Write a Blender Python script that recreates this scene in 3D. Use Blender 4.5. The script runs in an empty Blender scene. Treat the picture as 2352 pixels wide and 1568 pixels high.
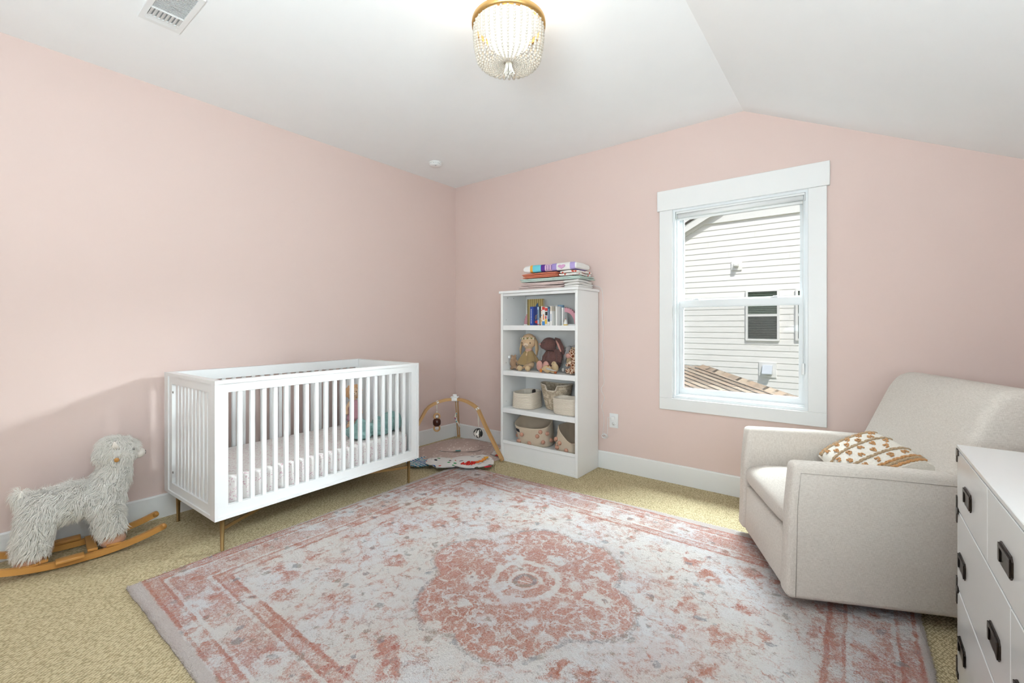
import bpy, bmesh, math, random
from mathutils import Vector, Matrix, Euler, noise

# ---------------------------------------------------------------- scene, camera, light
scn = bpy.context.scene
col = scn.collection
scn.view_settings.view_transform = 'Standard'
scn.view_settings.look = 'None'
scn.view_settings.gamma = 1.0
scn.view_settings.use_curve_mapping = False
scn.view_settings.exposure = 0.16
scn.cycles.diffuse_bounces = 4
scn.cycles.max_bounces = 8
scn.cycles.adaptive_threshold = 0.13
scn.cycles.caustics_reflective = False
scn.cycles.caustics_refractive = False

CAM = Vector((3.492, -3.476, 1.22))
YAW = 0.660376
FPX = 1015.8
cam_data = bpy.data.cameras.new('camera')
cam = bpy.data.objects.new('camera', cam_data)
col.objects.link(cam)
cam.location = CAM
cam.rotation_euler = (math.pi / 2, 0, YAW)
cam_data.sensor_width = 36.0
cam_data.sensor_fit = 'HORIZONTAL'
cam_data.lens = 36.0 * FPX / 2352.0
cam_data.shift_y = -(784.0 - 746.9) / 2352.0
cam_data.clip_start = 0.05
scn.camera = cam

# sky
world = bpy.data.worlds.new('sky')
scn.world = world
world.use_nodes = True
wnt = world.node_tree
wnt.nodes.clear()
wo = wnt.nodes.new('ShaderNodeOutputWorld')
wb = wnt.nodes.new('ShaderNodeBackground')
ws = wnt.nodes.new('ShaderNodeTexSky')
ws.sky_type = 'NISHITA'
ws.sun_disc = False
ws.sun_elevation = math.radians(42)
ws.sun_rotation = math.radians(150)
wb.inputs['Strength'].default_value = 0.11
wnt.links.new(ws.outputs['Color'], wb.inputs['Color'])
wnt.links.new(wb.outputs['Background'], wo.inputs['Surface'])


def lamp(name, kind, loc, energy, color=(1, 1, 1), target=None, size=None, size_y=None):
    d = bpy.data.lights.new(name, kind)
    d.energy = energy
    d.color = color
    if kind == 'AREA':
        d.shape = 'RECTANGLE'
        d.size = size
        d.size_y = size_y or size
    o = bpy.data.objects.new(name, d)
    col.objects.link(o)
    o.location = loc
    if target is not None:
        o.rotation_euler = (Vector(target) - Vector(loc)).to_track_quat('-Z', 'Y').to_euler()
    return o


sun = lamp('sun', 'SUN', (0, -6, 12), 3.25, (1.0, 0.965, 0.90), target=(-3.5, -0.5, 4.5))
sun.data.angle = math.radians(0.6)
# sky stand-ins outside the window in view; wall lamps are added fill
DAY = (0.89, 1.0, 1.035)
lamp('daylight_window_view', 'AREA', (4.75, 2.3, 2.85), 400, DAY, target=(0.4, -2.6, 0.85), size=0.9, size_y=0.7)
lamp('daylight_window_view_sky', 'AREA', (2.9, 1.7, 4.3), 900, DAY, target=(2.7, -0.9, 0.4), size=2.2, size_y=1.2)
lamp('fill_lamp_front_wall', 'AREA', (1.25, -4.57, 1.45), 6, DAY, target=(1.35, -4.0, 2.75), size=1.2, size_y=1.45)
lamp('fill_lamp_front_wall_b', 'AREA', (3.35, -4.57, 1.34), 124, (0.83, 1.0, 1.065), target=(3.15, -4.1, 2.75), size=1.15, size_y=1.2)
lamp('fill_lamp_right_wall', 'AREA', (4.47, -3.3, 1.3), 40, (0.85, 1.0, 1.055), target=(3.4, -2.9, 2.75), size=1.3, size_y=1.1)

# ---------------------------------------------------------------- helpers
PI = math.pi
R = math.radians
rnd = random.Random(11)


def lin(r, g, b):
    f = lambda c: (c / 12.92 if c <= 0.04045 else ((c + 0.055) / 1.055) ** 2.4)
    return (f(r / 255), f(g / 255), f(b / 255))


class NT:
    """small helper to wire procedural materials"""
    def __init__(self, name, rough=0.5, metallic=0.0, spec=0.5):
        self.m = bpy.data.materials.new(name)
        self.m.use_nodes = True
        self.t = self.m.node_tree
        self.b = self.t.nodes['Principled BSDF']
        self.b.inputs['Roughness'].default_value = rough
        self.b.inputs['Metallic'].default_value = metallic
        self.b.inputs['Specular IOR Level'].default_value = spec
        self._co = None

    def new(self, kind):
        return self.t.nodes.new(kind)

    def put(self, sock, v):
        if isinstance(v, bpy.types.NodeSocket):
            self.t.links.new(v, sock)
        elif isinstance(v, (tuple, list)) and len(v) == 3 and sock.type == 'RGBA':
            sock.default_value = (*v, 1.0)
        else:
            sock.default_value = v

    def co(self):
        if self._co is None:
            self._co = self.new('ShaderNodeTexCoord').outputs['Object']
        return self._co

    def mapped(self, scale=(1, 1, 1), loc=(0, 0, 0), rot=(0, 0, 0), vec=None):
        n = self.new('ShaderNodeMapping')
        self.put(n.inputs['Vector'], vec or self.co())
        n.inputs['Scale'].default_value = scale
        n.inputs['Location'].default_value = loc
        n.inputs['Rotation'].default_value = rot
        return n.outputs[0]

    def noise(self, scale=5, detail=2, rough=0.5, vec=None, out='Fac', dist=0.0):
        n = self.new('ShaderNodeTexNoise')
        self.put(n.inputs['Vector'], vec or self.co())
        n.inputs['Scale'].default_value = scale
        n.inputs['Detail'].default_value = detail
        n.inputs['Roughness'].default_value = rough
        n.inputs['Distortion'].default_value = dist
        return n.outputs[out]

    def voro(self, scale=5, vec=None, out='Distance', feature='F1', rand=1.0):
        n = self.new('ShaderNodeTexVoronoi')
        n.feature = feature
        self.put(n.inputs['Vector'], vec or self.co())
        n.inputs['Scale'].default_value = scale
        n.inputs['Randomness'].default_value = rand
        return n.outputs[out]

    def wave(self, scale, vec=None, dist=0.0, dirn='X', prof='SIN', dscale=1.0):
        n = self.new('ShaderNodeTexWave')
        n.wave_type = 'BANDS'
        n.bands_direction = dirn
        n.wave_profile = prof
        self.put(n.inputs['Vector'], vec or self.co())
        n.inputs['Scale'].default_value = scale
        n.inputs['Distortion'].default_value = dist
        n.inputs['Detail Scale'].default_value = dscale
        return n.outputs['Fac']

    def math(self, op, a, b=0.0, c=0.0, clamp=False):
        n = self.new('ShaderNodeMath')
        n.operation = op
        n.use_clamp = clamp
        self.put(n.inputs[0], a)
        self.put(n.inputs[1], b)
        if op in ('MULTIPLY_ADD', 'SMOOTH_MIN', 'SMOOTH_MAX', 'COMPARE', 'WRAP'):
            self.put(n.inputs[2], c)
        return n.outputs[0]

    def step(self, v, lo, hi, a=0.0, b=1.0):
        n = self.new('ShaderNodeMapRange')
        n.interpolation_type = 'SMOOTHSTEP'
        n.clamp = True
        self.put(n.inputs['Value'], v)
        n.inputs['From Min'].default_value = lo
        n.inputs['From Max'].default_value = hi
        n.inputs['To Min'].default_value = a
        n.inputs['To Max'].default_value = b
        return n.outputs[0]

    def xyz(self, vec=None):
        n = self.new('ShaderNodeSeparateXYZ')
        self.put(n.inputs[0], vec or self.co())
        return n.outputs

    def comb(self, x, y, z=0.0):
        n = self.new('ShaderNodeCombineXYZ')
        self.put(n.inputs[0], x); self.put(n.inputs[1], y); self.put(n.inputs[2], z)
        return n.outputs[0]

    def vadd(self, a, b, op='ADD'):
        n = self.new('ShaderNodeVectorMath')
        n.operation = op
        self.put(n.inputs[0], a); self.put(n.inputs[1], b)
        return n.outputs[0]

    def mix(self, fac, a, b, blend='MIX'):
        n = self.new('ShaderNodeMix')
        n.data_type = 'RGBA'
        n.blend_type = blend
        self.put(n.inputs['Factor'], fac)
        self.put(n.inputs[6], a)
        self.put(n.inputs[7], b)
        return n.outputs[2]

    def ramp(self, fac, stops, interp='LINEAR'):
        n = self.new('ShaderNodeValToRGB')
        n.color_ramp.interpolation = interp
        el = n.color_ramp.elements
        while len(el) < len(stops):
            el.new(0.5)
        for e, (p, c) in zip(el, stops):
            e.position = p
            e.color = (*c, 1)
        self.put(n.inputs[0], fac)
        return n.outputs[0]

    def color(self, c):
        self.put(self.b.inputs['Base Color'], c)
        return self

    def bump(self, h, strength=0.3, dist=0.01):
        n = self.new('ShaderNodeBump')
        n.inputs['Strength'].default_value = strength
        n.inputs['Distance'].default_value = dist
        self.put(n.inputs['Height'], h)
        self.t.links.new(n.outputs[0], self.b.inputs['Normal'])
        return self


def plain(name, c, rough=0.5, metallic=0.0, spec=0.5, vary=0.04, vscale=6.0, bump=0.0, bscale=200.0, bdist=0.002):
    n = NT(name, rough, metallic, spec)
    f = n.noise(vscale, 1)
    lo = tuple(max(0, v * (1 - vary)) for v in c)
    hi = tuple(min(1, v * (1 + vary)) for v in c)
    n.color(n.mix(f, lo, hi))
    if bump > 0:
        n.bump(n.noise(bscale, 1), bump, bdist)
    return n.m


class MB:
    """collects geometry and links it as one mesh object"""
    def __init__(self):
        self.v = []
        self.f = []
        self.mi = []
        self.sm = []

    def add(self, verts, faces, m=0, smooth=False, mat=None):
        o = len(self.v)
        if mat is not None:
            verts = [mat @ Vector(p) for p in verts]
        self.v.extend([tuple(p) for p in verts])
        for f in faces:
            self.f.append(tuple(i + o for i in f))
            self.mi.append(m)
            self.sm.append(smooth)
        return self

    def box(self, x0, x1, y0, y1, z0, z1, m=0, mat=None):
        v = [(x0, y0, z0), (x1, y0, z0), (x1, y1, z0), (x0, y1, z0), (x0, y0, z1), (x1, y0, z1), (x1, y1, z1), (x0, y1, z1)]
        f = [(0, 3, 2, 1), (4, 5, 6, 7), (0, 1, 5, 4), (1, 2, 6, 5), (2, 3, 7, 6), (3, 0, 4, 7)]
        return self.add(v, f, m, False, mat)

    def prism(self, poly, a, b, axis='y', m=0, mat=None, smooth=False):
        """poly of 2D points extruded along axis from a to b"""
        def P(p, t):
            if axis == 'y':
                return (p[0], t, p[1])
            if axis == 'x':
                return (t, p[0], p[1])
            return (p[0], p[1], t)
        n = len(poly)
        v = [P(p, a) for p in poly] + [P(p, b) for p in poly]
        f = [tuple(range(n - 1, -1, -1)), tuple(range(n, 2 * n))]
        self.add(v, f, m, False, mat)
        o = len(self.v) - 2 * n
        for i in range(n):
            j = (i + 1) % n
            self.f.append((o + i, o + j, o + n + j, o + n + i))
            self.mi.append(m)
            self.sm.append(smooth)
        return self

    def bevbox(self, c, s, bev=0.01, segs=2, m=0, mat=None, smooth=True):
        """box with rounded edges, centre c, full size s"""
        bm = bmesh.new()
        bmesh.ops.create_cube(bm, size=1.0)
        for v in bm.verts:
            v.co = Vector((v.co.x * s[0], v.co.y * s[1], v.co.z * s[2]))
        bmesh.ops.bevel(bm, geom=list(bm.edges), offset=bev, segments=segs, profile=0.5, affect='EDGES')
        T = Matrix.Translation(c)
        if mat is not None:
            T = mat @ T
        bm.verts.index_update()
        vs = [T @ v.co for v in bm.verts]
        fs = [tuple(v.index for v in f.verts) for f in bm.faces]
        bm.free()
        return self.add(vs, fs, m, smooth)

    def grid(self, fn, nu, nv, cu=False, cv=False, m=0, smooth=True, mat=None):
        """fn(u,v) on 0..1 x 0..1; cu/cv close the direction"""
        U = nu if cu else nu + 1
        V = nv if cv else nv + 1
        vs = [fn(i / nu, j / nv) for i in range(U) for j in range(V)]
        fs = []
        for i in range(nu):
            for j in range(nv):
                a, b = i % U, (i + 1) % U
                c, d = j % V, (j + 1) % V
                fs.append((a * V + c, b * V + c, b * V + d, a * V + d))
        return self.add(vs, fs, m, smooth, mat)

    def ell(self, c, r, nu=16, nv=10, m=0, mat=None, smooth=True):
        vs = [(c[0], c[1], c[2] - r[2])]
        for j in range(1, nv):
            t = PI * j / nv
            for i in range(nu):
                p = 2 * PI * i / nu
                vs.append((c[0] + r[0] * math.sin(t) * math.cos(p), c[1] + r[1] * math.sin(t) * math.sin(p), c[2] - r[2] * math.cos(t)))
        vs.append((c[0], c[1], c[2] + r[2]))
        fs = []
        for i in range(nu):
            fs.append((0, 1 + (i + 1) % nu, 1 + i))
        for j in range(nv - 2):
            for i in range(nu):
                a = 1 + j * nu + i
                b = 1 + j * nu + (i + 1) % nu
                fs.append((a, b, b + nu, a + nu))
        L = len(vs) - 1
        for i in range(nu):
            fs.append((L, L - nu + i, L - nu + (i + 1) % nu))
        return self.add(vs, fs, m, smooth, mat)

    def lathe(self, prof, n=24, m=0, mat=None, smooth=True):
        """prof list of (r,z); closed with caps where r is 0"""
        vs, fs = [], []
        idx = []
        for r, z in prof:
            if r < 1e-6:
                idx.append([len(vs)])
                vs.append((0, 0, z))
            else:
                idx.append(list(range(len(vs), len(vs) + n)))
                for i in range(n):
                    a = 2 * PI * i / n
                    vs.append((r * math.cos(a), r * math.sin(a), z))
        for A, B in zip(idx[:-1], idx[1:]):
            for i in range(n):
                j = (i + 1) % n
                if len(A) == 1 and len(B) == 1:
                    continue
                if len(A) == 1:
                    fs.append((A[0], B[j], B[i]))
                elif len(B) == 1:
                    fs.append((A[i], A[j], B[0]))
                else:
                    fs.append((A[i], A[j], B[j], B[i]))
        return self.add(vs, fs, m, smooth, mat)

    def tube(self, pts, r, n=8, caps=True, closed=False, m=0, smooth=True, flat=1.0, mat=None, up=None):
        """swept circle; r number or list; flat squashes the second cross axis"""
        pts = [Vector(p) for p in pts]
        N = len(pts)
        rr = r if isinstance(r, (list, tuple)) else [r] * N
        vs, fs = [], []
        side = None
        for i, p in enumerate(pts):
            if closed:
                t = pts[(i + 1) % N] - pts[i - 1]
            else:
                t = pts[min(i + 1, N - 1)] - pts[max(i - 1, 0)]
            if t.length < 1e-9:
                t = Vector((0, 0, 1))
            t.normalize()
            if side is None:
                ref = Vector(up) if up is not None else (Vector((0, 0, 1)) if abs(t.z) < 0.9 else Vector((1, 0, 0)))
                side = t.cross(ref).normalized()
            else:
                side = (side - t * side.dot(t))
                if side.length < 1e-6:
                    side = t.orthogonal()
                side.normalize()
            b = side.cross(t).normalized()
            for k in range(n):
                a = 2 * PI * k / n + (PI / n if n == 4 else 0)
                vs.append(p + side * (math.cos(a) * rr[i]) + b * (math.sin(a) * rr[i] * flat))
        M = N if closed else N - 1
        for i in range(M):
            j = (i + 1) % N
            for k in range(n):
                l = (k + 1) % n
                fs.append((i * n + k, i * n + l, j * n + l, j * n + k))
        if caps and not closed:
            fs.append(tuple(range(n - 1, -1, -1)))
            fs.append(tuple((N - 1) * n + k for k in range(n)))
        return self.add(vs, fs, m, smooth and n > 4, mat)

    def sweep_rect(self, pts, w, t, up=(0, 0, 1), m=0, smooth=False):
        """rectangular bar (w across, t along up) through points"""
        pts = [Vector(p) for p in pts]
        N = len(pts)
        ww = w if isinstance(w, (list, tuple)) else [w] * N
        vs, fs = [], []
        for i, p in enumerate(pts):
            d = (pts[min(i + 1, N - 1)] - pts[max(i - 1, 0)]).normalized()
            s = d.cross(Vector(up)).normalized()
            u = s.cross(d).normalized()
            for a, b in ((-1, -1), (1, -1), (1, 1), (-1, 1)):
                vs.append(p + s * (a * ww[i] / 2) + u * (b * t / 2))
        for i in range(N - 1):
            for k in range(4):
                l = (k + 1) % 4
                fs.append((i * 4 + k, i * 4 + l, i * 4 + 4 + l, i * 4 + 4 + k))
        fs.append((3, 2, 1, 0))
        fs.append(tuple((N - 1) * 4 + k for k in range(4)))
        return self.add(vs, fs, m, smooth)

    def mesh(self, name, mats=None):
        me = bpy.data.meshes.new(name)
        me.from_pydata(self.v, [], self.f)
        if mats is not None:
            for mm in (mats if isinstance(mats, (list, tuple)) else [mats]):
                me.materials.append(mm)
        me.polygons.foreach_set('material_index', self.mi)
        me.polygons.foreach_set('use_smooth', self.sm)
        me.update()
        return me

    def build(self, name, mats, parent=None, loc=None, rot=None, fixn=True):
        me = self.mesh(name, mats)
        if fixn:
            bm = bmesh.new()
            bm.from_mesh(me)
            bmesh.ops.recalc_face_normals(bm, faces=bm.faces)
            bm.to_mesh(me)
            bm.free()
        return link(name, me, parent, loc, rot)


def link(name, me, parent=None, loc=None, rot=None):
    o = bpy.data.objects.new(name, me)
    col.objects.link(o)
    if parent is not None:
        o.parent = parent
    if loc is not None:
        o.location = loc
    if rot is not None:
        o.rotation_euler = rot
    return o


def tag(o, label=None, cat=None, group=None, kind=None):
    if label:
        o['label'] = label
    if cat:
        o['category'] = cat
    if group:
        o['group'] = group
    if kind:
        o['kind'] = kind
    return o


def thing(name, label, cat, loc=(0, 0, 0), rotz=0.0, group=None, rot=None):
    o = bpy.data.objects.new(name, None)
    o.empty_display_size = 0.05
    col.objects.link(o)
    o.location = loc
    o.rotation_euler = rot if rot is not None else (0, 0, rotz)
    return tag(o, label, cat, group)


def struct(name, mb, mats, label=None, parent=None):
    o = mb.build(name, mats, parent)
    if parent is None:
        o['kind'] = 'structure'
    if label:
        o['label'] = label
    return o


def copy_tree(o, parent=None):
    c = o.copy()
    col.objects.link(c)
    c.parent = parent
    for ch in list(o.children):
        copy_tree(ch, c)
    return c


def merged(mb, voxel=0.006, smooth=4, factor=0.5):
    """melt overlapping shapes of mb into one continuous surface, return the mesh"""
    me = mb.mesh('melt')
    o = bpy.data.objects.new('melt', me)
    col.objects.link(o)
    md = o.modifiers.new('r', 'REMESH')
    md.mode = 'VOXEL'
    md.voxel_size = voxel
    if smooth:
        ms = o.modifiers.new('s', 'SMOOTH')
        ms.iterations = smooth
        ms.factor = factor
    dg = bpy.context.evaluated_depsgraph_get()
    new = bpy.data.meshes.new_from_object(o.evaluated_get(dg))
    bpy.data.objects.remove(o)
    bpy.data.meshes.remove(me)
    new.polygons.foreach_set('use_smooth', [True] * len(new.polygons))
    new.update()
    return new


def melt(name, mb, mat, parent, voxel=0.006, smooth=4, loc=None, rot=None):
    me = merged(mb, voxel, smooth)
    me.name = name
    me.materials.clear()
    me.materials.append(mat)
    return link(name, me, parent, loc, rot)


def rotm(x=0, y=0, z=0, loc=(0, 0, 0), s=None):
    M = Matrix.Translation(loc) @ Euler((x, y, z)).to_matrix().to_4x4()
    if s is not None:
        M = M @ Matrix.Diagonal((*s, 1))
    return M


def smoothstep(a, b, x):
    t = min(1, max(0, (x - a) / (b - a)))
    return t * t * (3 - 2 * t)


def nz(x, y, z=0.0, s=1.0):
    return noise.noise(Vector((x * s, y * s, z * s)))

# ---------------------------------------------------------------- common materials
def wall_paint():
    n = NT('pink_wall_paint', 0.75, spec=0.25)
    f = n.noise(0.8, 1)
    n.color(n.mix(f, (0.72, 0.565, 0.515), (0.745, 0.59, 0.54)))
    return n.m


M_WALL = wall_paint()
M_CEIL = plain('ceiling_white', (0.93, 0.93, 0.93), 0.85, spec=0.2, vary=0.012)
M_TRIM = plain('trim_white', (0.82, 0.82, 0.81), 0.38, vary=0.01)
M_VINYL = plain('vinyl_white', (0.80, 0.82, 0.83), 0.35, vary=0.01)
M_WHITE = plain('furniture_white', (0.80, 0.80, 0.795), 0.34, vary=0.012)
M_WHITE2 = plain('bookcase_white', (0.83, 0.825, 0.815), 0.4, vary=0.012)
M_PLASTIC = plain('plastic_white', (0.83, 0.83, 0.82), 0.35, vary=0.01)


def glass_mat(name, tint=(0.97, 0.985, 0.985), refl=0.06):
    m = bpy.data.materials.new(name)
    m.use_nodes = True
    t = m.node_tree
    t.nodes.clear()
    o = t.nodes.new('ShaderNodeOutputMaterial')
    mx = t.nodes.new('ShaderNodeMixShader')
    tr = t.nodes.new('ShaderNodeBsdfTransparent')
    gl = t.nodes.new('ShaderNodeBsdfGlossy')
    lw = t.nodes.new('ShaderNodeLayerWeight')
    ml = t.nodes.new('ShaderNodeMath')
    tr.inputs[0].default_value = (*tint, 1)
    gl.inputs['Roughness'].default_value = 0.02
    lw.inputs[0].default_value = 0.25
    ml.operation = 'MULTIPLY'
    ml.inputs[1].default_value = refl * 4
    t.links.new(lw.outputs['Fresnel'], ml.inputs[0])
    t.links.new(ml.outputs[0], mx.inputs[0])
    t.links.new(tr.outputs[0], mx.inputs[1])
    t.links.new(gl.outputs[0], mx.inputs[2])
    t.links.new(mx.outputs[0], o.inputs[0])
    return m


def screen_mat():
    m = bpy.data.materials.new('insect_screen')
    m.use_nodes = True
    t = m.node_tree
    t.nodes.clear()
    o = t.nodes.new('ShaderNodeOutputMaterial')
    mx = t.nodes.new('ShaderNodeMixShader')
    tr = t.nodes.new('ShaderNodeBsdfTransparent')
    df = t.nodes.new('ShaderNodeBsdfDiffuse')
    df.inputs[0].default_value = (0.35, 0.34, 0.33, 1)
    mx.inputs[0].default_value = 0.13
    t.links.new(tr.outputs[0], mx.inputs[1])
    t.links.new(df.outputs[0], mx.inputs[2])
    t.links.new(mx.outputs[0], o.inputs[0])
    return m


M_GLASS = glass_mat('window_glass')
M_SCREEN = screen_mat()


def carpet_mat():
    n = NT('looped_carpet', 0.95, spec=0.1)
    c = n.co()
    big = n.noise(1.3, 1)
    warp = n.vadd(c, n.vadd(n.noise(18, 1, out='Color'), (0.006, 0.006, 0.0), 'MULTIPLY'))
    cell = n.mapped((1.0, 0.62, 1.0), rot=(0, 0, 0.62), vec=warp)
    v = n.voro(118, cell, rand=0.45)
    tone = n.voro(118, cell, out='Color', rand=0.45)
    base = n.mix(big, (0.63, 0.525, 0.325), (0.68, 0.575, 0.365))
    loops = n.mix(n.step(v, 0.36, 0.62), base, (0.36, 0.285, 0.16))  # crevice shade between the loops mixed into the colour
    loops = n.mix(0.16, loops, n.ramp(n.xyz(tone)[0], [(0, (0.30, 0.24, 0.14)), (1, (0.62, 0.55, 0.38))]))
    n.color(loops)
    n.bump(n.math('SUBTRACT', 0.6, v), 0.75, 0.006)
    return n.m


M_CARPET = carpet_mat()

# ---------------------------------------------------------------- the room
X1, YF, H = 4.35, -4.45, 2.735          # right wall, wall behind the camera, ceiling height
PKX, PKS = 2.866, -0.4875               # where the ceiling starts to fall, and its slope
zc = lambda x: H if x <= PKX else H + (x - PKX) * PKS
T = 0.15
WX0, WX1, WZ0, WZ1 = 2.371, 3.252, 0.657, 2.116   # window opening

struct('floor', MB().box(-T, X1 + T, YF - T, T, -0.12, 0.0), M_CARPET, 'beige looped wall to wall carpet')
struct('wall_left', MB().box(-T, 0, YF - T, T, 0.0, H), M_WALL, 'pale pink painted wall behind the crib')
b = MB()
b.box(0, WX0, 0, T, 0, H)
b.box(WX0, WX1, 0, T, 0, WZ0)
b.prism([(WX0, WZ1), (WX1, WZ1), (WX1, zc(WX1)), (PKX, H), (WX0, H)], 0, T)
b.prism([(WX1, 0), (X1, 0), (X1, zc(X1)), (WX1, zc(WX1))], 0, T)
struct('wall_back', b, M_WALL, 'pale pink painted gable wall with the window')
b = MB()
b.prism([(-T, H), (PKX, H), (X1 + T, zc(X1 + T)), (X1 + T, zc(X1 + T) + 0.14), (PKX + 0.03, H + 0.12), (-T, H + 0.12)], YF - T, T)
struct('ceiling', b, M_CEIL, 'white ceiling, flat then sloping down to the right')
# right wall; its opening near the camera is added for a fill lamp
RW = (-3.95, -2.65, 0.75, 1.85)
b = MB()
b.box(X1, X1 + T, RW[1], 0, 0, zc(X1))
b.box(X1, X1 + T, YF - T, RW[0], 0, zc(X1))
b.box(X1, X1 + T, RW[0], RW[1], 0, RW[2])
b.box(X1, X1 + T, RW[0], RW[1], RW[3], zc(X1))
struct('wall_right', b, M_WALL, 'pink wall on the low side of the sloped ceiling')
# wall behind the camera, two openings added for fill lamps
FW = (0.65, 1.85, 0.72, 2.17)
FV = (2.775, 3.925, 0.74, 1.94)
b = MB()
b.box(0, FW[0], YF - T, YF, 0, H)
b.box(FW[0], FW[1], YF - T, YF, 0, FW[2])
b.box(FW[0], FW[1], YF - T, YF, FW[3], H)
b.box(FW[1], FV[0], YF - T, YF, 0, H)
b.box(FV[0], FV[1], YF - T, YF, 0, FV[2])
b.prism([(FV[0], FV[3]), (FV[1], FV[3]), (FV[1], zc(FV[1])), (PKX, H), (FV[0], H)], YF - T, YF)
b.prism([(FV[1], 0), (X1, 0), (X1, zc(X1)), (FV[1], zc(FV[1]))], YF - T, YF)
struct('wall_front', b, M_WALL, 'pink wall behind the camera')

# baseboards
def baseboard(name, poly_dir, a, bnd, label):
    prof = [(0, 0), (0.015, 0), (0.015, 0.138), (0.011, 0.146), (0, 0.146)]
    b = MB()
    if poly_dir == 'left':
        b.prism([(p[0], p[1]) for p in prof], a, bnd, 'y')
    elif poly_dir == 'back':
        b.prism([(-p[0], p[1]) for p in prof], a, bnd, 'x')
    elif poly_dir == 'right':
        b.prism([(X1 - p[0], p[1]) for p in prof], a, bnd, 'y')
    else:
        b.prism([(YF + p[0], p[1]) for p in prof], a, bnd, 'x')
    struct(name, b, M_TRIM, label)


baseboard('baseboard_left', 'left', YF, 0, 'white baseboard along the wall behind the crib')
baseboard('baseboard_back', 'back', 0.015, X1, 'white baseboard along the window wall')
baseboard('baseboard_right', 'right', YF + .015, -0.015, 'white baseboard along the low right wall')
baseboard('baseboard_front', 'front', 0.015, X1 - .015, 'white baseboard on the wall behind the camera')


# ---------------------------------------------------------------- window in view
win = MB()
win.box(WX0, WX0 + .02, 0.0, T, WZ0 + .02, WZ1 - .02)
win.box(WX1 - .02, WX1, 0.0, T, WZ0 + .02, WZ1 - .02)
win.box(WX0, WX1, 0.0, T, WZ0, WZ0 + .02)
win.box(WX0, WX1, 0.0, T, WZ1 - .02, WZ1)
# stepped vinyl track
for (x0, x1) in ((WX0 + .02, WX0 + .034), (WX1 - .034, WX1 - .02)):
    win.box(x0, x1, 0.035, 0.055, WZ0 + .02, WZ1 - .02)
    win.box(x0, x1, 0.118, T, WZ0 + .02, WZ1 - .02)
win.box(WX0 + .034, WX1 - .034, 0.035, 0.055, WZ0 + .02, WZ0 + .03)
win.box(WX0 + .034, WX1 - .034, 0.118, T, WZ0 + .02, WZ0 + .04)
window_1 = struct('window_1', win, M_VINYL, 'white double hung window looking onto a neighbouring house')


def wpart(name, mb, mat):
    return mb.build(name, mat, window_1)


def casing(x0, x1, z0, z1, t):
    b = MB()
    b.bevbox(((x0 + x1) / 2, -t / 2, (z0 + z1) / 2), (x1 - x0, t, z1 - z0), 0.0025, 1, smooth=False)
    return b


wpart('head_casing', casing(2.258, 3.364, 2.1125, 2.268, 0.026), M_TRIM)
wpart('side_casing', casing(2.274, WX0 + .004, 0.6565, 2.112, 0.02), M_TRIM)
wpart('side_casing', casing(WX1 - .004, 3.348, 0.6565, 2.112, 0.02), M_TRIM)
wpart('bottom_casing', casing(2.274, 3.348, 0.566, 0.6565, 0.02), M_TRIM)


def sash(name, x0, x1, z0, z1, y0, y1, st, rb, rtp):
    """sash frame with a bead round the glass"""
    b = MB()
    b.box(x0, x0 + st, y0, y1, z0, z1)
    b.box(x1 - st, x1, y0, y1, z0, z1)
    b.box(x0 + st, x1 - st, y0, y1, z0, z0 + rb)
    b.box(x0 + st, x1 - st, y0, y1, z1 - rtp, z1)
    g0, g1, h0, h1 = x0 + st, x1 - st, z0 + rb, z1 - rtp
    d = 0.008
    ym = y0 + 0.008
    for q in ((g0, g0 + d, h0, h1), (g1 - d, g1, h0, h1), (g0 + d, g1 - d, h0, h0 + d), (g0 + d, g1 - d, h1 - d, h1)):
        b.box(q[0], q[1], ym, y1 - .004, q[2], q[3])
    o = wpart(name, b, M_VINYL)
    gb = MB().box(g0 + d - .002, g1 - d + .002, (y0 + y1) / 2, (y0 + y1) / 2 + .004, h0 + d - .002, h1 - d + .002)
    g = gb.build('pane', M_GLASS, o)
    return o


XI0, XI1 = WX0 + .0205, WX1 - .0205
up_s = sash('upper_sash', XI0, XI1, 1.372, WZ1 - .0205, 0.0885, 0.1165, 0.030, 0.044, 0.034)
lo_s = sash('lower_sash', XI0, XI1, WZ0 + .0305, 1.412, 0.0565, 0.0875, 0.034, 0.038, 0.046)
for sx in (0.30, 0.72):
    lk = MB()
    lx = XI0 + (XI1 - XI0) * (0.16 if sx < 0.5 else 0.78)
    lk.bevbox((lx, 0.070, 1.4165), (0.05, 0.02, 0.008), 0.002, 1)
    lk.bevbox((lx + .006, 0.066, 1.424), (0.028, 0.010, 0.007), 0.002, 1)
    lk.build('sash_lock', M_VINYL, lo_s)
sc = MB().box(XI0 + .03, XI1 - .03, 0.122, 0.1225, WZ0 + .045, 1.39)
wpart('insect_screen', sc, M_SCREEN)
fr = MB()
for q in ((XI0 + .015, XI0 + .03, WZ0 + .041, 1.40), (XI1 - .03, XI1 - .015, WZ0 + .041, 1.40)):
    fr.box(q[0], q[1], 0.1185, 0.127, q[2], q[3])
wpart('screen_frame', fr, M_VINYL)

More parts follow.
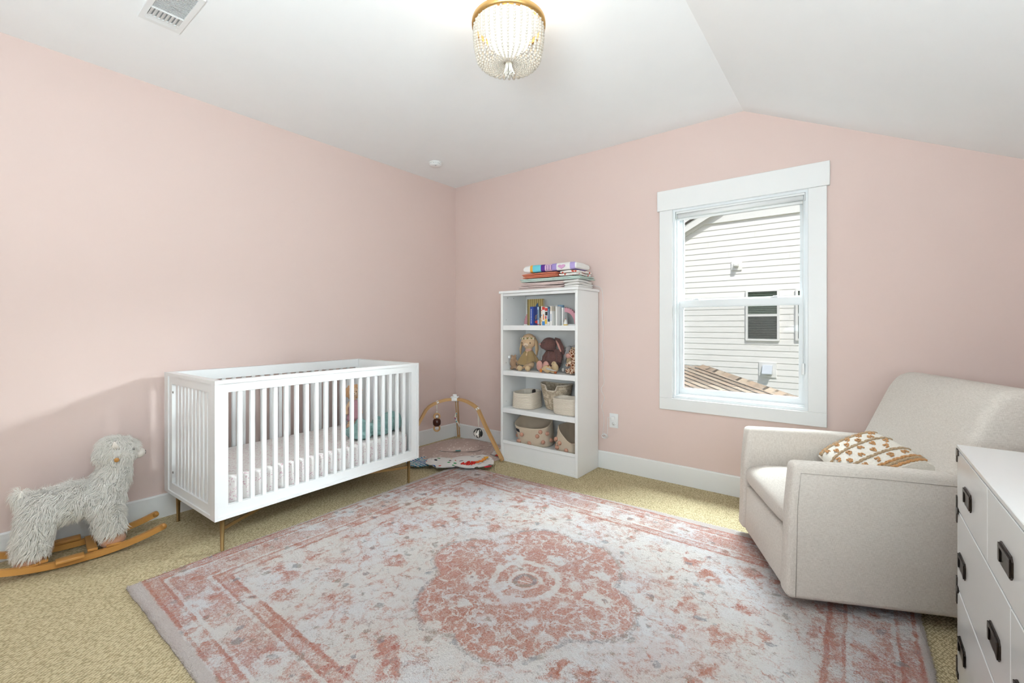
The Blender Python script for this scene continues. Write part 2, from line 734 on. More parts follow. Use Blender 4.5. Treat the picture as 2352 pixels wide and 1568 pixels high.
# roller shade rolled up under the head
shade = thing('roller_shade', 'white roller shade rolled up at the top of the window', 'shade', ((WX0 + WX1) / 2, 0.028, 2.06))
hw = (WX1 - WX0) / 2 - .022
b = MB()
b.tube([(-hw + .012, 0, 0.008), (hw - .012, 0, 0.008)], 0.019, 20)
b.build('roll', plain('shade_fabric', (0.80, 0.80, 0.79), 0.6, vary=.01), shade)
b = MB()
b.bevbox((0, -0.018, 0.028), (2 * hw, 0.008, 0.014), 0.002, 1, smooth=False)
b.box(-hw, hw, -0.02, 0.018, 0.0315, 0.0355)
b.build('head_rail', M_PLASTIC, shade)
b = MB()
b.bevbox((0, 0.018, -0.018), (2 * hw - .03, 0.006, 0.018), 0.002, 1, smooth=False)
b.build('hem_bar', M_PLASTIC, shade)
for s in (-1, 1):
    b = MB()
    b.bevbox((s * (hw - .004), 0.0, 0.008), (0.006, 0.036, 0.046), 0.002, 1, smooth=False)
    b.build('bracket', M_PLASTIC, shade)
b = MB()
cx = hw - .012
b.tube([(cx, -0.012, 0.0), (cx + .001, -0.012, -0.6), (cx, -0.012, -1.1)], 0.0016, 6)
b.tube([(cx, -0.004, 0.0), (cx - .001, -0.004, -0.6), (cx, -0.004, -1.1)], 0.0016, 6)
b.build('cord_loop', M_PLASTIC, shade)
b = MB()
b.bevbox((cx, -0.008, -1.13), (0.018, 0.014, 0.075), 0.003, 2)
b.build('cord_tensioner', M_PLASTIC, shade)


# added windows, unseen, framing the fill lamps
def fill_window_frame(name, label, axis, a0, a1, z0, z1, pos):
    b = MB()
    w = 0.06

    def bx(u0, u1, v0, v1, d0, d1):
        if axis == 'x':
            b.box(u0, u1, pos + d0, pos + d1, v0, v1)
        else:
            b.box(pos + d0, pos + d1, u0, u1, v0, v1)
    bx(a0, a0 + w, z0, z1, .04, .11)
    bx(a1 - w, a1, z0, z1, .04, .11)
    bx(a0 + w, a1 - w, z0, z0 + w, .04, .11)
    bx(a0 + w, a1 - w, z1 - w, z1, .04, .11)
    bx(a0 + w, a1 - w, (z0 + z1) / 2 - .02, (z0 + z1) / 2 + .02, .05, .10)
    bx((a0 + a1) / 2 - .025, (a0 + a1) / 2 + .025, z0 + w, z1 - w, .045, .105)
    return struct(name, b, M_VINYL, label)


fill_window_frame('fill_window_2', 'white framed window added behind the camera for a fill lamp', 'x', FW[0], FW[1], FW[2], FW[3], YF - T)
fill_window_frame('fill_window_3', 'white framed window added in the low right wall for a fill lamp', 'y', RW[0], RW[1], RW[2], RW[3], X1)

fill_window_frame('fill_window_4', 'white framed window added behind the camera on the right for a fill lamp', 'x', FV[0], FV[1], FV[2], FV[3], YF - T)
# added overhangs, unseen, blocking the sun at the front and right wall openings
b = MB()
b.box(-0.6, X1 + 0.75, YF - 2.0, YF - T, H + 0.12, H + 0.24)
b.prism([(X1 + T, zc(X1 + T) + .02), (X1 + 0.95, zc(X1 + 0.95) + .02), (X1 + 0.95, zc(X1 + 0.95) + .14), (X1 + T, zc(X1 + T) + .14)], YF - T, T)
struct('roof', b, M_TRIM, 'white overhang added out of view to block the sun')
# ---------------------------------------------------------------- neighbouring house beyond the window
NY = 9.0
M_SIDING = plain('siding_white', (0.85, 0.83, 0.80), 0.6, vary=0.02, vscale=1.5)
M_HTRIM = plain('house_trim_white', (0.83, 0.82, 0.80), 0.5, vary=0.02)
M_BLIND = plain('blind_green_grey', (0.14, 0.19, 0.13), 0.6, vary=0.1)
M_BLIND2 = plain('blind_dark_grey', (0.085, 0.09, 0.075), 0.6, vary=0.1)
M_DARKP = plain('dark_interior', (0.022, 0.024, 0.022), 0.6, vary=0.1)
M_SHING = [plain('shingle_tan', (0.27, 0.18, 0.12), 0.9, vary=0.25, vscale=30, bump=0.3, bscale=300),
           plain('shingle_brown', (0.21, 0.145, 0.10), 0.9, vary=0.25, vscale=30, bump=0.3, bscale=300),
           plain('shingle_sand', (0.30, 0.22, 0.155), 0.9, vary=0.25, vscale=30, bump=0.3, bscale=300)]
M_SHDARK = plain('roof_dark', (0.10, 0.085, 0.075), 0.9, vary=0.2)

house = thing('neighbour_house', 'white lap sided house seen through the window', 'house', (1.2, NY, -2.0))
hx = lambda x: x - 1.2
hz = lambda z: z + 2.0
b = MB()
b.box(hx(-4.5), hx(5.5), 0.05, 0.25, hz(-2.0), hz(6.2))
b.build('wall_core', M_HTRIM, house)
EXPO = 0.1495
protos = {}


def board(L):
    if L not in protos:
        m = MB().prism([(0.05, 0.0), (0.010, 0.0), (0.026, EXPO + .02), (0.05, EXPO + .02)], 0, L - .0018, 'x')
        protos[L] = m.mesh('siding_board', M_SIDING)
    return protos[L]


row = 0
z = -1.2
rb = random.Random(3)
while z < 3.9:
    x = -2.6 - [0.0, 1.3, 0.55, 1.9, 0.95][row % 5]
    while x < 4.2:
        L = rb.choice([2.4, 3.0, 3.0])
        o = link('siding_board', board(L), house, (hx(x), 0, hz(z)))
        x += L
    row += 1
    z += EXPO
# frieze board, rake board and soffit at the top
b = MB().box(hx(0.2), hx(5.4), -0.03, 0.05, hz(3.905), hz(4.10))
b.build('frieze_board', M_HTRIM, house)
b = MB().box(hx(0.2), hx(5.4), -0.06, 0.05, hz(4.115), hz(4.32))
b.build('frieze_board', M_HTRIM, house)
b = MB()
sl = (4.11 - 3.62) / (0.707 + 0.228)
xa, xb = -3.0, 0.85
za, zb_ = 3.62 + (xa + .228) * sl, 3.62 + (xb + .228) * sl
b.prism([(hx(xa), hz(za)), (hx(xb), hz(zb_)), (hx(xb), hz(zb_ + .14)), (hx(xa), hz(za + .14))], -0.035, 0.05)
b.build('rake_board', M_HTRIM, house)
b = MB()
b.prism([(hx(xa), hz(za + .14)), (hx(xb), hz(zb_ + .14)), (hx(xb), hz(zb_ + .17)), (hx(xa), hz(za + .17))], -0.16, 0.05)
b.build('soffit', M_HTRIM, house)
b = MB()
b.prism([(hx(xa), hz(za + .06)), (hx(xb), hz(zb_ + .06)), (hx(xb), hz(zb_ + .26)), (hx(xa), hz(za + .26))], -0.18, -0.16)
b.build('fascia_board', M_HTRIM, house)
b = MB()
b.prism([(hx(xa), hz(za + .265)), (hx(xb), hz(zb_ + .265)), (hx(xb), hz(zb_ + .31)), (hx(xa), hz(za + .31))], -0.22, 0.05)
b.build('roof_edge', M_SHDARK, house)


def nbr_window(x0, x1, z0, z1, zm):
    w = 0.05
    b = MB()
    for q in ((x0 - w, x0, z0 - w, z1 + w), (x1, x1 + w, z0 - w, z1 + w), (x0, x1, z0 - w, z0), (x0, x1, z1, z1 + w)):
        b.box(hx(q[0]), hx(q[1]), -0.045, 0.03, hz(q[2]), hz(q[3]))
    f = b.build('window', M_HTRIM, house)
    b = MB().box(hx(x0), hx(x1), -0.042, -0.004, hz(zm - .03), hz(zm + .03))
    b.build('meeting_rail', M_HTRIM, f)
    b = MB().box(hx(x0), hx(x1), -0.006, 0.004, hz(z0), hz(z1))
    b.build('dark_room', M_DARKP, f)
    for (za_, zb2, mt) in ((z0, zm - .03, M_BLIND2), (zm + .03, z1, M_BLIND)):
        b = MB()
        zz = za_ + .015
        while zz < zb2 - .02:
            b.add([(hx(x0 + .005), -0.032, hz(zz)), (hx(x1 - .005), -0.032, hz(zz)), (hx(x1 - .005), -0.012, hz(zz + .020)), (hx(x0 + .005), -0.012, hz(zz + .020))], [(0, 1, 2, 3)])
            zz += 0.042
        b.build('blind', mt, f, fixn=False)
    b = MB().box(hx(x0), hx(x1), -0.037, -0.034, hz(z0), hz(z1))
    b.build('pane', M_GLASS, f)


nbr_window(1.352, 1.985, 0.885, 2.055, 1.47)
nbr_window(2.415, 3.045, 0.91, 2.035, 1.47)
# small square vent and the larger hooded vent
b = MB().box(hx(0.965), hx(1.205), -0.02, 0.03, hz(2.63), hz(2.88))
v = b.build('vent_plate', M_HTRIM, house)
MB().bevbox((hx(1.09), -0.09, hz(2.755)), (0.11, 0.15, 0.09), 0.02, 2).build('vent_spout', M_HTRIM, v)
b = MB().box(hx(1.595), hx(1.975), -0.02, 0.03, hz(-0.06), hz(0.305))
v = b.build('vent_plate', M_HTRIM, house)
b = MB()
b.prism([(-0.02, hz(0.24)), (-0.06, hz(0.24)), (-0.20, hz(0.05)), (-0.20, hz(0.03)), (-0.02, hz(0.03))], hx(1.68), hx(1.89), 'x')
b.build('vent_hood', plain('vent_grey', (0.62, 0.66, 0.72), 0.4), v)

# ---------------------------------------------------------------- shingled roof below the window
A = Vector((1.33, 5.0, 0.4635))
Hh = Vector((2.874, 4.0, 0.158))
Bp = Vector((1.422, 3.5, 0.20))
roof = thing('shingled_roof', 'brown shingled hip roof in front of the neighbouring house', 'roof', (1.9, 4.2, -1.0))
e1 = (Hh - A).normalized()
nrm = e1.cross(Bp - A).normalized()
if nrm.z < 0:
    nrm = -nrm
e2 = nrm.cross(e1).normalized()
if e2.y > 0:
    e2 = -e2
ro = Vector(roof.location)


def roof_plane(P0, u, v, n_, smin, smax, rows, left_of, nm='shingle'):
    """tabs of one slope; left_of(s,t) says whether the spot is on the slope"""
    TW, TE = 0.31, 0.135
    meshes = []
    for k in range(3):
        mbx = MB()
        pts = [(0, -0.03, 0.0), (TW - .020, -0.03, 0.0), (TW - .020, TE, 0.005), (0, TE, 0.005)]
        top = [(p[0], p[1], p[2] + .006) for p in pts]
        mbx.add(pts + top, [(3, 2, 1, 0), (4, 5, 6, 7), (0, 1, 5, 4), (1, 2, 6, 5), (2, 3, 7, 6), (3, 0, 4, 7)])
        meshes.append(mbx.mesh(nm, M_SHING[k]))
    M3 = Matrix((u, v, n_)).transposed()
    eul = M3.to_euler()
    for r_ in range(rows):
        s = smin + (0.155 if r_ % 2 else 0.0) + (r_ % 3) * .04
        while s < smax:
            t = r_ * TE
            if left_of(s + TW / 2, t):
                o = link(nm, meshes[rb.randrange(3)], roof, None, eul)
                o.location = P0 + u * s + v * t - ro
            s += TW


d2 = (Vector((0.55, 3.9, 0.10)) - A)            # the other hip, falling to the left
s2, t2 = d2.dot(e1), d2.dot(e2)
roof_plane(A, e1, e2, nrm, -2.2, 3.2, 15, lambda s, t: s > s2 / t2 * t - .12)
uL = (Vector((0.977, 5.0, 0.4094)) - A).normalized()
nL = d2.normalized().cross(uL)
nL = (nL if nL.z > 0 else -nL).normalized()
vL = nL.cross(uL).normalized()
vL = vL if vL.dot(d2) > 0 else -vL
sL, tL = d2.dot(uL), d2.dot(vL)
roof_plane(A, uL, vL, nL, -0.1, 1.9, 8, lambda s, t: s > sL / tL * t - .1)
# solid body under the tabs
b = MB()
E1, E2 = A + e1 * 3.4, A + d2 * 2.2
dn = Vector((0, 0, -0.02))
back = Vector((1.0, 6.6, -0.2))
pv = [A + dn, E1 + dn, E1 + e2 * 2.1 + dn, E2 + dn, Vector((-0.9, 5.0, 0.12)), back, E1 + Vector((0.4, 1.6, -0.3))]
pv = [p - ro for p in pv]
low = [Vector((p.x, p.y, 0.0)) for p in pv]
b.add(pv + low, [(0, 1, 2, 3), (0, 3, 4), (0, 4, 5), (0, 5, 6, 1), (1, 6, 13, 8), (1, 8, 9, 2), (2, 9, 10, 3), (3, 10, 11, 4), (4, 11, 12, 5), (5, 12, 13, 6)])
b.build('roof_deck', M_SHDARK, roof)
# hip caps
cap = MB()
cap.prism([(-0.11, -0.03), (0, 0.012), (0.11, -0.03), (0.11, -0.022), (0, 0.022), (-0.11, -0.022)], 0, 0.22, 'y')
capm = [cap.mesh('hip_cap', M_SHING[k]) for k in range(3)]


def caps(P, d, n_):
    d = d.normalized()
    k = 0
    s = -.05
    while s < n_:
        q = d.to_track_quat('Y', 'Z')
        o = link('hip_cap', capm[k % 3], roof, P + d * s - ro + Vector((0, 0, 0.012)), q.to_euler())
        s += 0.17
        k += 1


caps(A, e1, 3.2)
b = MB()
b.tube([A + d2 * 0.12 - ro + Vector((0, 0, .02)), A + d2 * 0.9 - ro + Vector((0, 0, .02))], 0.035, 6, flat=0.5)
b.build('hip_flashing', M_SHDARK, roof)

# ground outside
struct('ground_outside', MB().box(-30, 34, 0.6, 60, -3.2, -3.0), plain('lawn', (0.16, 0.2, 0.08), 0.95, vary=0.3), 'grass outside below the window')

# ---------------------------------------------------------------- ceiling light
M_BRASS = plain('brushed_brass', (0.66, 0.42, 0.16), 0.38, 1.0, vary=0.06, vscale=40)
M_GOLD = plain('antique_gold', (0.36, 0.24, 0.105), 0.36, 1.0, vary=0.1, vscale=30)
M_BEAD = plain('whitewashed_bead', (0.58, 0.52, 0.45), 0.65, vary=0.08, vscale=60)
M_TASSEL = plain('cotton_tassel', (0.85, 0.80, 0.72), 0.9, vary=0.05)


def emit_mat(name, c, s):
    m = bpy.data.materials.new(name)
    m.use_nodes = True
    t = m.node_tree
    t.nodes.clear()
    o = t.nodes.new('ShaderNodeOutputMaterial')
    e = t.nodes.new('ShaderNodeEmission')
    e.inputs[0].default_value = (*c, 1)
    e.inputs[1].default_value = s
    t.links.new(e.outputs[0], o.inputs[0])
    return m


LX, LY, LZ, LR = 2.236, -1.884, 2.595, 0.163
light = thing('bead_ceiling_light', 'lit ceiling light with a brass ring and strings of wooden beads', 'light', (LX, LY, H))
zr = LZ - H
b = MB()
b.lathe([(0, 0), (0.075, 0), (0.075, -.012), (0.06, -.026), (0, -.026)], 32)
b.build('ceiling_plate', M_BRASS, light)
b = MB()
prof = [(LR - .007, zr - .012), (LR + .005, zr - .012), (LR + .006, zr), (LR + .005, zr + .012), (LR - .007, zr + .012), (LR - .007, zr - .012)]
b.lathe(prof, 64)
b.build('ring', M_BRASS, light)
for k in range(3):
    a = k * 2 * PI / 3 + .5
    b = MB()
    b.tube([(0.05 * math.cos(a), 0.05 * math.sin(a), -.02), ((LR - .006) * math.cos(a), (LR - .006) * math.sin(a), zr)], 0.004, 8)
    b.build('ring_arm', M_BRASS, light)
NS = 34
# one string of beads in the x-z plane, copied round the ring
path = []
for i in range(200):
    t = i / 199
    if t < 0.62:
        q = t / 0.62
        r = LR - .006 - 0.012 * q + 0.006 * math.sin(PI * q)
        zz = zr - .014 - 0.137 * q
    else:
        q = (t - 0.62) / 0.38
        a = q * PI * 0.60
        r = 0.020 + (LR - .018 - .020) * (0.5 + 0.5 * math.cos(q * PI)) if q > 0.45 else LR - .018 - (LR - .038) * (0.5 - 0.5 * math.cos(q * PI))
        zz = zr - .151 - 0.045 * math.sin(q * PI * 0.83) + 0.012 * q
    path.append(Vector((r, 0, zz)))
b = MB()
dist = [0.0]
for p, q in zip(path[:-1], path[1:]):
    dist.append(dist[-1] + (q - p).length)


def at(d):
    for i in range(len(dist) - 1):
        if dist[i + 1] >= d:
            w = (d - dist[i]) / max(1e-9, dist[i + 1] - dist[i])
            return path[i].lerp(path[i + 1], w)
    return path[-1]


d = 0.005
k = 0
while d < dist[-1]:
    fr_ = d / dist[-1]
    r = 0.0068 if fr_ < 0.22 else (0.0060 if fr_ < 0.6 else 0.0060 - 0.0030 * (fr_ - .6) / .4)
    p = at(d)
    b.ell((p.x, p.y, p.z), (r, r, r), 8, 6)
    d += 2 * r * 0.98
    k += 1
strand = b.mesh('bead_string', M_BEAD)
for i in range(NS):
    link('bead_string', strand, light, (0, 0, 0), (0, 0, 2 * PI * i / NS))
b = MB()
for i in range(46):
    a = rnd.random() * 2 * PI
    r = 0.016 * math.sqrt(rnd.random())
    e = 0.028 * math.sqrt(rnd.random())
    x, y = math.cos(a), math.sin(a)
    b.tube([(x * r * .5, y * r * .5, zr - .153), (x * r, y * r, zr - .187), (x * e, y * e, zr - .214 - .014 * rnd.random())], [0.0016, 0.002, 0.0026], 5)
b.build('tassel', M_TASSEL, light)
# added glowing shell standing in for the glare of the bulbs
b = MB().lathe([(0, zr - .118), (.060, zr - .112), (.092, zr - .085), (.104, zr - .04), (.106, zr + .02), (.10, zr + .022), (0, zr + .020)], 36)
b.build('glare_shell', emit_mat('bulb_glare', (1.0, 0.90, 0.72), 2.6), light)
lp = lamp('ceiling_light_glow', 'POINT', (LX, LY, LZ + .055), 5, (1.0, 0.86, 0.70))
lp.data.shadow_soft_size = 0.05

# ---------------------------------------------------------------- ceiling vent and smoke detector
vent = thing('ceiling_vent', 'white slatted air vent in the ceiling', 'vent', (0.0, 0.0, H))
vx0, vx1, vy0, vy1 = 0.722, 1.10, -2.892, -2.722
b = MB()
w = .022
for q in ((vx0, vx0 + w, vy0, vy1), (vx1 - w, vx1, vy0, vy1), (vx0 + w, vx1 - w, vy0, vy0 + w), (vx0 + w, vx1 - w, vy1 - w, vy1)):
    b.box(q[0], q[1], q[2], q[3], -0.006, -0.0005)
b.build('frame', M_PLASTIC, vent)
xa_, xb_ = vx0 + .062, vx0 + .140          # near louvres | long slats | far louvres
MB().box(vx0 + w, xb_, vy0 + w, vy1 - w, -0.0015, -0.0006).build('backing', plain('vent_grey_back', (0.42, 0.42, 0.42), 0.8), vent)
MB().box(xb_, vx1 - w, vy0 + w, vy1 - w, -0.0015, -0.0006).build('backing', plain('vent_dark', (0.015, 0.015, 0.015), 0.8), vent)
fine_ = MB().box(0, 0.0042, vy0 + w, vy1 - w, -0.0085, -0.002).mesh('slat', M_PLASTIC)
x = vx0 + w + .002
while x < xa_ - .004:
    link('slat', fine_, vent, (x, 0, 0))
    x += 0.0062
for xx in (xa_, xb_):
    MB().box(xx - .003, xx + .003, vy0 + w, vy1 - w, -0.0085, -0.0016).build('divider', M_PLASTIC, vent)
n1 = 8
Ls = xb_ - xa_ - .007
sm = MB()
sm.add([(0, -.0075, -.0095), (Ls, -.0075, -.0095), (Ls, .0050, -.0035), (0, .0050, -.0035), (0, -.0075, -.0108), (Ls, -.0075, -.0108), (Ls, .0050, -.0048), (0, .0050, -.0048)],
       [(0, 1, 2, 3), (7, 6, 5, 4), (0, 4, 5, 1), (1, 5, 6, 2), (2, 6, 7, 3), (3, 7, 4, 0)])
sm = sm.mesh('slat', M_PLASTIC)
for i in range(n1):
    link('slat', sm, vent, (xa_ + .0035, vy0 + w + .0085 + i * (vy1 - vy0 - 2 * w - .014) / (n1 - 1), 0))
sm = MB().box(0, 0.0036, vy0 + w, vy1 - w, -0.0040, -0.0022).mesh('slat', M_PLASTIC)
x = xb_ + .009
while x < vx1 - w - .004:
    link('slat', sm, vent, (x, 0, 0))
    x += 0.0105

det = thing('smoke_detector', 'small round white smoke detector on the ceiling', 'smoke detector', (0.405, -0.66, H))
b = MB().lathe([(0, 0), (0.062, 0), (0.062, -.008), (0.06, -.010), (0, -.010)], 40)
b.build('base', M_PLASTIC, det)
b = MB().lathe([(0, -.0101), (0.056, -.0101), (0.058, -.022), (0.052, -.032), (0.03, -.037), (0, -.038)], 40)
b.build('cover', M_PLASTIC, det)
b = MB()
for k in range(5):
    a = R(-60 + k * 14)
    b.bevbox((0.0555 * math.cos(a), 0.0555 * math.sin(a), -.020), (0.006, 0.006, 0.008), .001, 1)
b.build('slots', plain('detector_grey', (0.35, 0.35, 0.35), 0.6), det)
b = MB().lathe([(0, -.036), (0.008, -.036), (0.008, -.039), (0, -.039)], 12, mat=rotm(loc=(0.022, -0.02, 0)))
b.build('test_button', plain('detector_button', (0.55, 0.55, 0.55), 0.5), det)
# ---------------------------------------------------------------- crib
CX, CY, CROT = 0.8654, -2.6094, 0.0285
CL, CW, CZ1, CZ0 = 1.3925, 0.7635, 0.930, 0.196
crib = thing('crib', 'white slatted crib on brass legs against the pink wall', 'crib', (CX, CY, 0), CROT)
# local frame: y along the length, x from 0 (front) to -CW (wall side)
TH = 0.042          # thickness of the panels
LIP = 0.019
BW = 0.066          # width of the frame boards


def panel(origin, udir, ndir, U, Z0, Z1, nsl, name, slw, sld, side):
    """slatted panel; udir runs along the panel, ndir points outwards"""
    o = Vector(origin)
    u = Vector(udir)
    n = Vector(ndir)
    z = Vector((0, 0, 1))
    P = lambda a, d, h: o + u * a + n * d + z * h

    def mitre(quad_o, quad_i, nm):
        # quad_o: outer edge ends, quad_i: inner edge ends (a,h); stepped face
        (a0, h0), (a1, h1) = quad_o
        (b0, k0), (b1, k1) = quad_i
        t = LIP / BW
        m0 = (a0 + (b0 - a0) * t, h0 + (k0 - h0) * t)
        m1 = (a1 + (b1 - a1) * t, h1 + (k1 - h1) * t)
        b = MB()
        vs = []
        for (e0, em, ei) in (((a0, h0), m0, (b0, k0)), ((a1, h1), m1, (b1, k1))):
            vs += [P(e0[0], 0, e0[1]), P(em[0], 0, em[1]), P(em[0], -.007, em[1]), P(ei[0], -.007, ei[1]), P(ei[0], -TH, ei[1]), P(e0[0], -TH, e0[1])]
        fs = [(0, 1, 2, 3, 4, 5), (11, 10, 9, 8, 7, 6)]
        for i in range(6):
            j = (i + 1) % 6
            fs.append((i, j, j + 6, i + 6))
        b.add(vs, fs)
        return b.build(nm, M_WHITE, crib)
    mitre(((0, Z1), (U, Z1)), ((BW, Z1 - BW), (U - BW, Z1 - BW)), 'top_rail')
    mitre(((0, Z0), (U, Z0)), ((BW, Z0 + BW), (U - BW, Z0 + BW)), 'bottom_rail')
    mitre(((0, Z0), (0, Z1)), ((BW, Z0 + BW), (BW, Z1 - BW)), 'stile')
    mitre(((U, Z0), (U, Z1)), ((U - BW, Z0 + BW), (U - BW, Z1 - BW)), 'stile')
    hh = Z1 - Z0 - 2 * BW + .006
    b = MB()
    b.bevbox((0, 0, 0), (slw, sld, hh), 0.0025, 1, smooth=False)
    me = b.mesh('slat', M_WHITE)
    gap = (U - 2 * BW) / (nsl + 1)
    ang = math.atan2(u.y, u.x)
    for i in range(nsl):
        c = P(BW + gap * (i + 1), -TH / 2 - .004, (Z0 + Z1) / 2)
        link('slat', me, crib, c, (0, 0, ang))


panel((0, 0, 0), (0, 1, 0), (1, 0, 0), CL, CZ0, CZ1, 19, 'front', 0.024, 0.020, 1)
panel((-CW, 0, 0), (0, 1, 0), (-1, 0, 0), CL, CZ0, CZ1, 19, 'back', 0.024, 0.020, 1)
panel((-TH - .0005, 0, 0), (-1, 0, 0), (0, -1, 0), CW - 2 * TH - .001, CZ0, CZ1 - .0006, 9, 'end', 0.036, 0.020, 1)
panel((-TH - .0005, CL, 0), (-1, 0, 0), (0, 1, 0), CW - 2 * TH - .001, CZ0, CZ1 - .0006, 9, 'end', 0.036, 0.020, 1)
# bolts on the end panel
M_STEEL = plain('bolt_steel', (0.35, 0.35, 0.34), 0.35, 1.0)
for y in (0.0, CL):
    s = -1 if y == 0 else 1
    for xx in (-CW + TH + .086,):
        for zz in (CZ1 - .115, CZ0 + .135):
            b = MB().lathe([(0, 0), (0.007, 0), (0.0075, 0.002), (0.005, 0.004), (0, 0.003)], 12, mat=rotm(x=PI / 2 * (1 if s < 0 else -1), loc=(xx + .002, y + s * -.0075, zz)))
            b.build('bolt', M_STEEL, crib)
# mattress board
b = MB().box(-CW + TH + .002, -TH - .002, TH + .002, CL - TH - .002, CZ0 + .006, CZ0 + .022)
b.build('mattress_board', M_WHITE, crib)
# brass base: four tapered legs and two crossing bars
legs = [(-.055, .055), (-.055, CL - .055), (-CW + .055, .055), (-CW + .055, CL - .055)]
for (lx, ly) in legs:
    b = MB().tube([(lx, ly, 0.0), (lx, ly, 0.003), (lx, ly, 0.0031), (lx, ly, CZ0)], [0.012, 0.012, 0.0085, 0.0125], 14)
    b.build('leg', M_GOLD, crib)
for i, j in ((0, 3), (1, 2)):
    p, q = legs[i], legs[j]
    zz = 0.128 if i == 0 else 0.129
    b = MB().sweep_rect([(p[0], p[1], zz), (q[0], q[1], zz)], 0.009 if i else 0.0088, 0.018)
    b.build('cross_bar', M_GOLD, crib)

CM = Matrix.Translation((CX, CY, 0)) @ Matrix.Rotation(CROT, 4, 'Z')


def sheet_mat():
    n = NT('pink_leaf_sheet', 0.85, spec=0.2)
    c = n.vadd(n.co(), n.vadd(n.noise(30, 2, out='Color'), (0.012, 0.012, 0.012), 'MULTIPLY'))
    v = n.voro(105, n.mapped((1, 0.55, 0.8), rot=(0, 0, 0.6), vec=c))
    v2 = n.voro(115, n.mapped((0.55, 1, 0.8), rot=(0, 0, 0.5), vec=c))
    f = n.math('MAXIMUM', n.step(v, 0.36, 0.26), n.step(v2, 0.30, 0.2))
    f = n.math('MULTIPLY', f, n.step(n.noise(22, 2), 0.40, 0.52))
    n.color(n.mix(f, (0.78, 0.73, 0.70), n.mix(n.noise(9), (0.68, 0.42, 0.45), (0.60, 0.44, 0.50))))
    n.bump(n.noise(12, 3), 0.25, 0.01)
    return n.m


M_SHEET = sheet_mat()


def fabric(name, c, rough=0.9, vary=0.08, vscale=8, bscale=450, bump=0.35, bdist=0.002):
    n = NT(name, rough, spec=0.15)
    f = n.noise(vscale, 2)
    n.color(n.mix(f, tuple(v * (1 - vary) for v in c), tuple(min(1, v * (1 + vary)) for v in c)))
    n.bump(n.noise(bscale, 2), bump, bdist)
    n.b.inputs['Sheen Weight'].default_value = 0.15
    return n.m


mx0, mx1, my0, my1, mz0, mz1 = -CW + TH + .012, -TH - .012, TH + .014, CL - TH - .014, CZ0 + .0225, 0.402
b = MB()
b.bevbox(((mx0 + mx1) / 2, (my0 + my1) / 2, (mz0 + mz1) / 2), (mx1 - mx0, my1 - my0, mz1 - mz0), 0.032, 4)
matt = b.build('crib_mattress', M_SHEET, None, CM @ Vector((0, 0, 0)), (0, 0, CROT))
tag(matt, 'crib mattress in a white sheet with pink leaf print', 'mattress')

# ---------------------------------------------------------------- lion doll sitting in the crib
M_PEACH = fabric('doll_skin', (0.72, 0.49, 0.32))
M_MANE = fabric('doll_mane', (0.70, 0.41, 0.22), vary=0.15, vscale=60, bscale=160, bump=0.8, bdist=.006)
M_DRESS = fabric('doll_dress', (0.60, 0.33, 0.37), vscale=50)
M_INK = plain('embroidery_black', (0.02, 0.018, 0.016), 0.6)
M_MUZZ = fabric('doll_muzzle', (0.80, 0.62, 0.46))
dpos = CM @ Vector((-CW + 0.185, CL - 0.180, 0.402))
doll = thing('lion_doll', 'curly haired lion doll in a pink dress sitting in the crib', 'doll', dpos, R(62))
doll.scale = (.86, .86, .84)
# faces local -y
b = MB()
b.ell((0, 0, 0.20), (0.042, 0.034, 0.07))
b.ell((0, 0, 0.12), (0.05, 0.04, 0.06))
b.tube([(0, 0, 0.24), (0, 0, 0.29)], 0.02, 10)
b.ell((0, 0, 0.325), (0.05, 0.045, 0.05))
for s in (-1, 1):
    b.tube([(s * .035, 0, 0.235), (s * .062, -.012, 0.18), (s * .066, -.03, 0.115)], [0.015, 0.015, 0.017], 8)
    b.tube([(s * .025, -0.0, 0.05), (s * .045, -.06, 0.026), (s * .055, -.135, 0.026)], [0.024, 0.021, 0.023], 8)
b.ell((0, 0, 0.055), (0.045, 0.04, 0.05))
melt('body', b, M_PEACH, doll, 0.006, 3)
b = MB()
for k in range(34):
    a = R(-210 + k * 240 / 33) if k < 22 else 0
    if k < 22:
        a = R(-60 + k * 300 / 21)
        p = ((0.056 + .010 * (k % 2)) * math.cos(a), 0.002 + .012 * (k % 2), 0.325 + (0.054 + .008 * (k % 2)) * math.sin(a))
    else:
        a = R((k - 22) * 30)
        p = (0.034 * math.cos(a), 0.034, 0.33 + 0.036 * math.sin(a))
    b.ell(p, (0.018, 0.018, 0.018), 8, 6)
melt('mane', b, M_MANE, doll, 0.004, 1)
b = MB().lathe([(0.001, 0.252), (0.03, 0.252), (0.043, 0.22), (0.05, 0.16), (0.062, 0.09), (0.068, 0.056), (0.001, 0.056)], 20, mat=rotm(s=(1, 0.86, 1)))
b.build('dress', M_DRESS, doll)
b = MB().ell((0, -0.043, 0.312), (0.022, 0.012, 0.017))
mz = b.build('muzzle', M_MUZZ, doll)
for s in (-1, 1):
    MB().ell((s * .02, -.041, 0.334), (0.0042, 0.004, 0.0042), 8, 6).build('eye', M_INK, doll)
MB().ell((0, -.054, 0.316), (0.006, 0.004, 0.004), 8, 6).build('nose', M_INK, doll)
MB().tube([(-.009, -.053, .303), (0, -.056, .300), (.009, -.053, .303)], 0.0012, 6).build('mouth', M_INK, doll)

